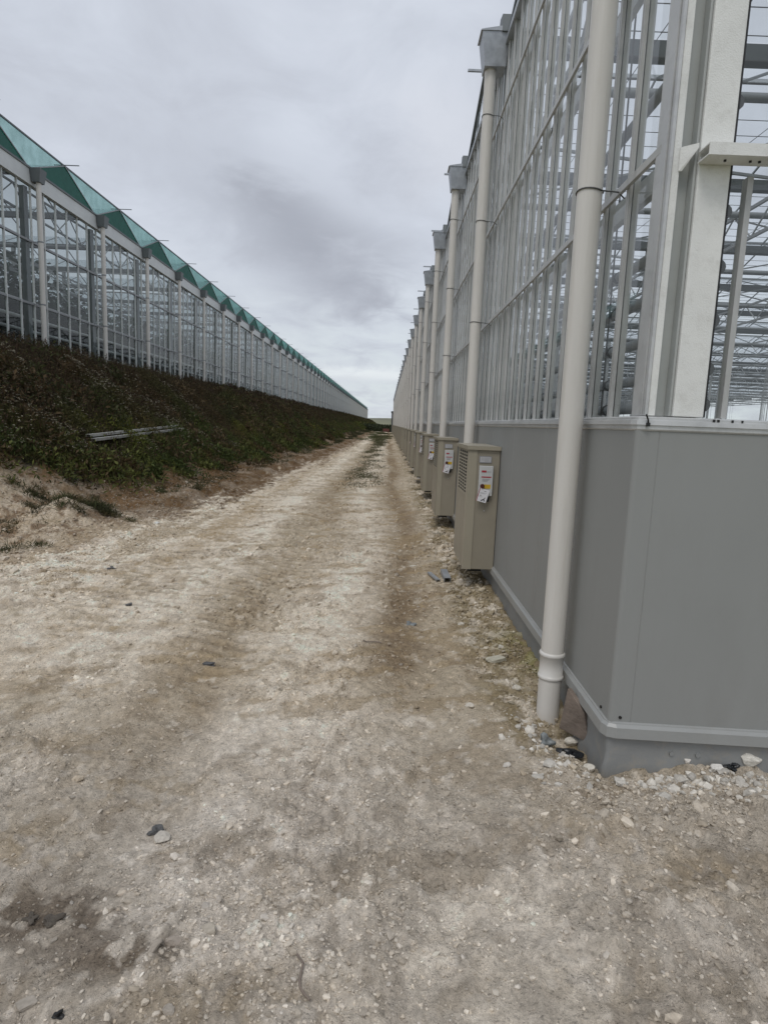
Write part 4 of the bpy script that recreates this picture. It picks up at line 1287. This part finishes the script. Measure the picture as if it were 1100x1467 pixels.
# ------------------------------------------------------------------ left greenhouse
GL = empty('greenhouse', (XLG, LY0 - 6, LZ0), 'long older greenhouse on the bank at left with green gable sheets along its roof edge', 'greenhouse')
LYA, LYB = LY0 - BAY * 2, LPIPES[-1] + 1.2
XLI = XLG - 46
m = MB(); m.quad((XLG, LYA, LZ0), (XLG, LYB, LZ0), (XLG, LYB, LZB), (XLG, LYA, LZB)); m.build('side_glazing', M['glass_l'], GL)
m = MB(); m.box(XLG - .05, XLG + .10, LYA, LYB, LZB, LZE); m.build('eave_beam', M['white_in'], GL)
m = MB(); m.box(XLG - .06, XLG + .13, LYA, LYB, LZE, LZE + .05); m.build('eave_flashing', M['dark_col'], GL)
for z in (4.60, 6.26):
    m = MB(); m.box(XLG - .05, XLG + .03, LYA, LYB, z - .03, z + .03); m.build('side_rail', M['heat'], GL)
lb = [LYA + BAY / 6 * k for k in range(int((LYB - LYA) / (BAY / 6)))]
lb = [y for y in lb if y > 14.5]
pb = None
for yb in lb[:100]:
    if pb is None:
        m = MB(); m.box(-.02, .035, -.013, .013, LZ0, LZB); pb = m.build('glazing_bar', M['white_in'], GL, fix=False); o = pb
    else:
        o = pb.copy(); COL.objects.link(o); o.parent = GL
    o.location = (0, yb - GL.location.y, -LZ0)
m = MB()
for yb in lb[100:]: m.box(XLG - .02, XLG + .035, yb - .013, yb + .013, LZ0, LZB)
o = m.build('glazing_bar', M['white_in'], GL); o['kind'] = 'stuff'
gdk = glt = rod = col0 = None
for k in range(-2, NL - 1):
    a = LY0 + BAY * k; b = a + BAY; mid = a + BAY / 2
    base = Vector((0, a - GL.location.y, -LZ0))
    if gdk is None:
        zt = LZE + .05
        m = MB(); m.add([(0, 0, zt), (0, BAY, zt), (0, BAY / 2, LZR), (-.006, 0, zt), (-.006, BAY, zt), (-.006, BAY / 2, LZR)], [(0, 1, 2), (5, 4, 3)]); gdk = m.build('gable_sheet', M['green_dark'], GL, fix=False)
        m = MB(); m.add([(0, BAY / 2, LZR), (0, BAY, zt), (0, BAY * 1.5, LZR)], [(0, 1, 2)]); glt = m.build('infill_sheet', M['green_lite'], GL, fix=False)
        m = MB(); m.bar((-.3, BAY / 2, LZR + .02), (.45, BAY / 2, LZR + .02), .025, .02); rod = m.build('ridge_rod', M['dark_col'], GL, fix=False)
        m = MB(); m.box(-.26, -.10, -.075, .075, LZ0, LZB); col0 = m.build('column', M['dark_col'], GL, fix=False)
        new = [gdk, glt, rod, col0]
    else:
        new = []
        for s in (gdk, glt, rod, col0):
            c = s.copy(); COL.objects.link(c); c.parent = GL; new.append(c)
    for c in new: c.location = base
m = MB(); m.bar((XLG, LYA + BAY / 2, LZR), (XLG, LYB - BAY / 2, LZR), .035, .045); m.build('top_rail', M['dark_col'], GL)
m = MB()
for k in range(-2, NL - 1):
    a = LY0 + BAY * k
    m.bar((XLG + .012, a, LZE + .06), (XLG + .012, a + BAY / 2, LZR), .02, .03); m.bar((XLG + .012, a + BAY / 2, LZR), (XLG + .012, a + BAY, LZE + .06), .02, .03)
m.build('verge_bar', M['green_lite'] if False else M['heat'], GL)
# inside: gutters, girders, posts, roof, pipes, crop
gp = None
for k in range(-2, NL):
    y = LY0 + BAY * k
    if gp is None:
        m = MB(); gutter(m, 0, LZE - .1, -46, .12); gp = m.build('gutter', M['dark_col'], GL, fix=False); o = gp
    else:
        o = gp.copy(); COL.objects.link(o); o.parent = GL
    o.location = (0, y - GL.location.y, -LZ0)
rg = MB(); rb = MB()
for k in range(-2, NL - 1):
    a = LY0 + BAY * k; b = a + BAY; mid = a + BAY / 2; zg = LZE + .05
    rg.quad((XLG, a + .1, zg), (XLI, a + .1, zg), (XLI, mid, LZR), (XLG, mid, LZR)); rg.quad((XLG, mid, LZR), (XLI, mid, LZR), (XLI, b - .1, zg), (XLG, b - .1, zg))
    if k < 30:
        x = XLG - 1.2
        while x > XLG - 26:
            rb.bar((x, a + .1, zg), (x, mid, LZR), .03, .03); rb.bar((x, mid, LZR), (x, b - .1, zg), .03, .03); x -= 1.5
rg.build('roof_glass', M['glass_roof_l'], GL); o = rb.build('roof_bar', M['heat'], GL); o['kind'] = 'stuff'
for gi_ in range(8):
    gx = XLG - .4 - 4.6 * gi_; m = MB(); zt, zb = 7.75, 7.15; y = LYA; k = 0
    ye = LYB if gi_ < 2 else 140
    m.bar((gx, LYA, zt), (gx, ye, zt), .05, .05); m.bar((gx, LYA, zb), (gx, ye, zb), .05, .05)
    while y < min(ye, 150):
        m.bar((gx, y, zb if k % 2 else zt), (gx, y + .75, zt if k % 2 else zb), .025, .025); y += .75; k += 1
    m.build('lattice_girder', M['heat'], GL)
ps = None; cnt = 0
for gi_ in range(1, 6):
    for k in range(-1, 18):
        if ps is None:
            m = MB(); m.box(-.06, .06, -.06, .06, LZ0, LZE - .1); ps = m.build('post', M['galv_in'], GL, fix=False); o = ps
        else:
            o = ps.copy(); COL.objects.link(o); o.parent = GL
        o.location = (-.4 - 4.6 * gi_, LY0 + BAY * k * 2 - GL.location.y if gi_ > 1 else LY0 + BAY * k - GL.location.y, -LZ0)
for z in (3.25, 3.6, 3.95, 4.3, 4.75):
    m = MB(); m.tube([(XLG - .5, LYA, z), (XLG - .5, LYB - 1, z)], .045, 8); m.build('heating_pipe', M['alu'], GL)
for k in range(-2, 22):
    y = LY0 + BAY * k
    m = MB(); m.bar((XLG - .3, y, 5.6), (XLG - 4.9, y, 7.7), .04, .04); m.bar((XLG - 5, y, 7.1), (XLG - 9.6, y, 5.6), .035, .035); m.bar((XLG - .4, y, 7.15), (XLG - 20, y, 7.15), .05, .05)
    m.build('brace', M['heat'], GL)
for k in range(14):
    m = MB(); z = 6.6
    m.box(XLG - 2.0 - 1.6 * k, XLG - 1.9 - 1.6 * k, LYA, 160, 5.95 + .12 * (k % 3), 6.02 + .12 * (k % 3)); m.build('crop_wire_rail', M['heat'], GL)
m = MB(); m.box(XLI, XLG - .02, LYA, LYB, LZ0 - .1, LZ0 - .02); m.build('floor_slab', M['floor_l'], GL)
m = MB(); m.box(XLI - .1, XLI, LYA, LYB, LZ0, 5.5); m.box(XLI, XLG, LYB, LYB + .1, LZ0, LZE); m.build('end_wall', M['panel'], GL)
# the crop: rows of leafy plants
n = 190000
cx = XLG - 2.1 - rng.integers(0, 8, n) * 1.6 + rng.normal(0, .28, n); cy_ = LYA * (190 / LYA) ** rng.uniform(0, 1, n)
hmax = 3.5 * (.55 + .7 * fbm(cy_ * .5, cx * .7, 211, 3)); cz_ = LZ0 + .1 + rng.uniform(0, 1, n) ** 1.5 * hmax
ln = rng.uniform(.12, .30, n) * np.clip(cy_ / 25, 1, 3)
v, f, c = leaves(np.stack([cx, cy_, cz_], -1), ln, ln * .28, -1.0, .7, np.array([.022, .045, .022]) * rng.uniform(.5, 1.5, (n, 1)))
n = 150000
cx = XLG - 1.5 - rng.integers(0, 3, n) * 1.5 + rng.normal(0, .22, n); cy2 = 12 * (70 / 12) ** rng.uniform(0, 1, n)
cz2 = LZ0 + rng.uniform(0, 1, n) ** .8 * (1.75 + .5 * fbm(cy2 * .7, cx, 215, 3))
ln = rng.uniform(.12, .26, n) * np.clip(cy2 / 25, 1, 2)
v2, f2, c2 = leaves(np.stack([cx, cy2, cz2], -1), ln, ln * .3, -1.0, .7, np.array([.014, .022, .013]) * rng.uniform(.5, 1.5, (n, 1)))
v, f, c = merge([(v, f, c), (v2, f2, c2)])
v = v - np.array(GL.location)
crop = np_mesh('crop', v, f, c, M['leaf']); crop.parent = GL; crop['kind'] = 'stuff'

# left downpipes
def left_pipe(detail):
    root = empty('downpipe', (0, 0, 0), '', 'downpipe', 'downpipes along the left greenhouse'); root['category'] = 'downpipe'
    root['group'] = 'downpipes along the left greenhouse'
    m = MB(); m.lathe([(.070, -.2), (.070, LZB - LZ0 + .1)], 16 if detail else 8); m.build('pipe', M['pvc'], root, fix=False)
    m = MB(); z0, z1 = LZB - LZ0 + .08, LZE - LZ0 + .02
    m.add([(-.12, -.12, z0), (.10, -.12, z0), (.10, .12, z0), (-.12, .12, z0), (-.16, -.17, z1), (.15, -.17, z1), (.15, .17, z1), (-.16, .17, z1)],
          [(0, 3, 2, 1), (4, 5, 6, 7), (0, 1, 5, 4), (1, 2, 6, 5), (2, 3, 7, 6), (3, 0, 4, 7)]); m.build('hopper', M['dark_col'], root, fix=False)
    if detail:
        for z in (4.60 - LZ0, 6.26 - LZ0):
            m = MB(); m.tube([(-.070, .0, z), (-.23, 0, z)], .012, 6); m.lathe([(.071, z - .02), (.076, z - .015), (.076, z + .015), (.071, z + .02)], 16); m.build('clamp', M['heat'], root, fix=False)
    return root


a = left_pipe(True); b = left_pipe(False); ua = ub = True
for i, y in enumerate(LPIPES):
    if i < 16:
        o = a if ua else copy_tree(a); ua = False
    else:
        o = b if ub else copy_tree(b); ub = False
    o.location = (XL, y, LZ0)
    o['label'] = ('pale downpipe standing on the weedy bank, %s from the left edge along the left greenhouse' % ORD[i]) if i < 12 else 'far pale downpipe beyond the twelfth along the left greenhouse'

# ------------------------------------------------------------------ sky and light
w = bpy.data.worlds.new('World'); S.world = w; w.use_nodes = True
nt = w.node_tree; bg = nt.nodes['Background']
SUN_EL, SUN_AZ = R(58), R(203)
sky = N(nt, 'ShaderNodeTexSky', sky_type='NISHITA', sun_disc=False, sun_elevation=SUN_EL, sun_rotation=SUN_AZ)
tc = N(nt, 'ShaderNodeTexCoord')
sp = N(nt, 'ShaderNodeSeparateXYZ'); L(nt, tc.outputs['Generated'], sp.inputs[0])
zc = N(nt, 'ShaderNodeMath', operation='MAXIMUM'); zc.inputs[1].default_value = 0.0; L(nt, sp.outputs['Z'], zc.inputs[0])
za = N(nt, 'ShaderNodeMath', operation='ADD'); za.inputs[1].default_value = .22; L(nt, zc.outputs[0], za.inputs[0])
dx = N(nt, 'ShaderNodeMath', operation='DIVIDE'); L(nt, sp.outputs['X'], dx.inputs[0]); L(nt, za.outputs[0], dx.inputs[1])
dy = N(nt, 'ShaderNodeMath', operation='DIVIDE'); L(nt, sp.outputs['Y'], dy.inputs[0]); L(nt, za.outputs[0], dy.inputs[1])
cv = N(nt, 'ShaderNodeCombineXYZ'); L(nt, dx.outputs[0], cv.inputs[0]); L(nt, dy.outputs[0], cv.inputs[1])
n1 = N(nt, 'ShaderNodeTexNoise', i_Scale=1.15, i_Detail=8.0, i_Roughness=.55, i_Distortion=.35); L(nt, cv.outputs[0], n1.inputs['Vector'])
n2 = N(nt, 'ShaderNodeTexNoise', i_Scale=3.4, i_Detail=7.0, i_Roughness=.6, i_Distortion=.5); L(nt, cv.outputs[0], n2.inputs['Vector'])
mm = N(nt, 'ShaderNodeMath', operation='MULTIPLY_ADD'); mm.inputs[1].default_value = .45; L(nt, n2.outputs['Fac'], mm.inputs[0])
m7 = N(nt, 'ShaderNodeMath', operation='MULTIPLY'); m7.inputs[1].default_value = .55; L(nt, n1.outputs['Fac'], m7.inputs[0]); L(nt, m7.outputs[0], mm.inputs[2])


def cloud_mask(px, py, wpx, hpx, ang):
    """soft elongated cloud centred on a world direction"""
    d = ray(px, py).normalized()
    e1 = (ray(px + 60 * math.cos(ang), py + 60 * math.sin(ang)).normalized() - d).normalized()
    e2 = d.cross(e1).normalized()
    outs = []
    for e, s in ((e1, wpx / F_PX), (e2, hpx / F_PX)):
        dp = N(nt, 'ShaderNodeVectorMath', operation='DOT_PRODUCT'); L(nt, tc.outputs['Generated'], dp.inputs[0]); dp.inputs[1].default_value = e[:]
        su = N(nt, 'ShaderNodeMath', operation='SUBTRACT'); L(nt, dp.outputs['Value'], su.inputs[0]); su.inputs[1].default_value = e.dot(d)
        dv = N(nt, 'ShaderNodeMath', operation='DIVIDE'); L(nt, su.outputs[0], dv.inputs[0]); dv.inputs[1].default_value = s
        # ragged edges
        wob = N(nt, 'ShaderNodeMath', operation='MULTIPLY_ADD'); L(nt, n2.outputs['Fac'], wob.inputs[0]); wob.inputs[1].default_value = 2.6; wob.inputs[2].default_value = -1.3
        ad = N(nt, 'ShaderNodeMath', operation='ADD'); L(nt, dv.outputs[0], ad.inputs[0]); L(nt, wob.outputs[0], ad.inputs[1])
        sq = N(nt, 'ShaderNodeMath', operation='MULTIPLY'); L(nt, ad.outputs[0], sq.inputs[0]); L(nt, ad.outputs[0], sq.inputs[1]); outs.append(sq)
    s_ = N(nt, 'ShaderNodeMath', operation='ADD'); L(nt, outs[0].outputs[0], s_.inputs[0]); L(nt, outs[1].outputs[0], s_.inputs[1])
    ng = N(nt, 'ShaderNodeMath', operation='MULTIPLY'); ng.inputs[1].default_value = -1; L(nt, s_.outputs[0], ng.inputs[0])
    ex = N(nt, 'ShaderNodeMath', operation='EXPONENT'); L(nt, ng.outputs[0], ex.inputs[0])
    fr_ = N(nt, 'ShaderNodeVectorMath', operation='DOT_PRODUCT'); L(nt, tc.outputs['Generated'], fr_.inputs[0]); fr_.inputs[1].default_value = d[:]
    gt = N(nt, 'ShaderNodeMath', operation='GREATER_THAN'); gt.inputs[1].default_value = 0; L(nt, fr_.outputs['Value'], gt.inputs[0])
    o_ = N(nt, 'ShaderNodeMath', operation='MULTIPLY'); L(nt, ex.outputs[0], o_.inputs[0]); L(nt, gt.outputs[0], o_.inputs[1])
    return o_.outputs[0]


cr_ = N(nt, 'ShaderNodeValToRGB')
e = cr_.color_ramp.elements
e[0].position = .38; e[0].color = (5.5, 5.8, 6.5, 1); e[1].position = .63; e[1].color = (7.2, 7.65, 8.5, 1)
cr_.color_ramp.elements.new(.5).color = (6.3, 6.7, 7.5, 1)
L(nt, mm.outputs[0], cr_.inputs[0])
cur = cr_.outputs['Color']


def mixin(cur, fac, col, amt):
    mu = N(nt, 'ShaderNodeMath', operation='MULTIPLY'); mu.inputs[1].default_value = amt; L(nt, fac, mu.inputs[0])
    mx = N(nt, 'ShaderNodeMix', data_type='RGBA'); L(nt, mu.outputs[0], mx.inputs[0]); L(nt, cur, mx.inputs[6]); mx.inputs[7].default_value = (*col, 1)
    return mx.outputs[2]


# bright clearer band low over the horizon
hz_ = N(nt, 'ShaderNodeMapRange', interpolation_type='SMOOTHSTEP', i_1=.30, i_2=.02, i_3=0.0, i_4=1.0); L(nt, sp.outputs['Z'], hz_.inputs[0])
hzm = N(nt, 'ShaderNodeMapRange', i_1=.42, i_2=.60, i_3=.25, i_4=1.0); L(nt, n2.outputs['Fac'], hzm.inputs[0])
hzf = N(nt, 'ShaderNodeMath', operation='MULTIPLY'); L(nt, hz_.outputs[0], hzf.inputs[0]); L(nt, hzm.outputs[0], hzf.inputs[1])
cur = mixin(cur, hzf.outputs[0], (7.0, 7.6, 7.9), .9)
cur = mixin(cur, cloud_mask(425, 325, 125, 46, R(27)), (3.8, 4.0, 4.55), .85)
cur = mixin(cur, cloud_mask(490, 400, 95, 48, R(8)), (4.2, 4.4, 5.0), .65)
cur = mixin(cur, cloud_mask(250, 470, 190, 60, R(12)), (5.0, 5.2, 5.8), .35)
cur = mixin(cur, cloud_mask(640, 200, 70, 60, R(0)), (7.4, 7.6, 8.2), .5)
cur = mixin(cur, cloud_mask(530, 535, 120, 9, R(2)), (8.6, 9.0, 9.2), .7)
bl = N(nt, 'ShaderNodeMix', data_type='RGBA'); bl.inputs[0].default_value = .94
L(nt, sky.outputs[0], bl.inputs[6]); L(nt, cur, bl.inputs[7])
L(nt, bl.outputs[2], bg.inputs['Color']); bg.inputs['Strength'].default_value = .10

sun = bpy.data.lights.new('sun', 'SUN'); sun.energy = 1.05; sun.angle = R(22); sun.color = (1, .96, .9)
so = bpy.data.objects.new('sun', sun); COL.objects.link(so)
# sky sun_rotation is measured clockwise from +Y
sd = Vector((math.sin(SUN_AZ) * math.cos(SUN_EL), math.cos(SUN_AZ) * math.cos(SUN_EL), math.sin(SUN_EL)))
so.rotation_euler = (-sd).to_track_quat('-Z', 'Y').to_euler(); so.location = (0, -5, 30)

S.view_settings.view_transform = 'Standard'; S.view_settings.look = 'None'; S.view_settings.exposure = 0.0; S.view_settings.gamma = 1.0
S.render.engine = 'CYCLES'
S.cycles.transparent_max_bounces = 32; S.cycles.max_bounces = 8; S.cycles.diffuse_bounces = 3; S.cycles.glossy_bounces = 3
S.cycles.use_denoising = True
S.cycles.sample_clamp_indirect = 6
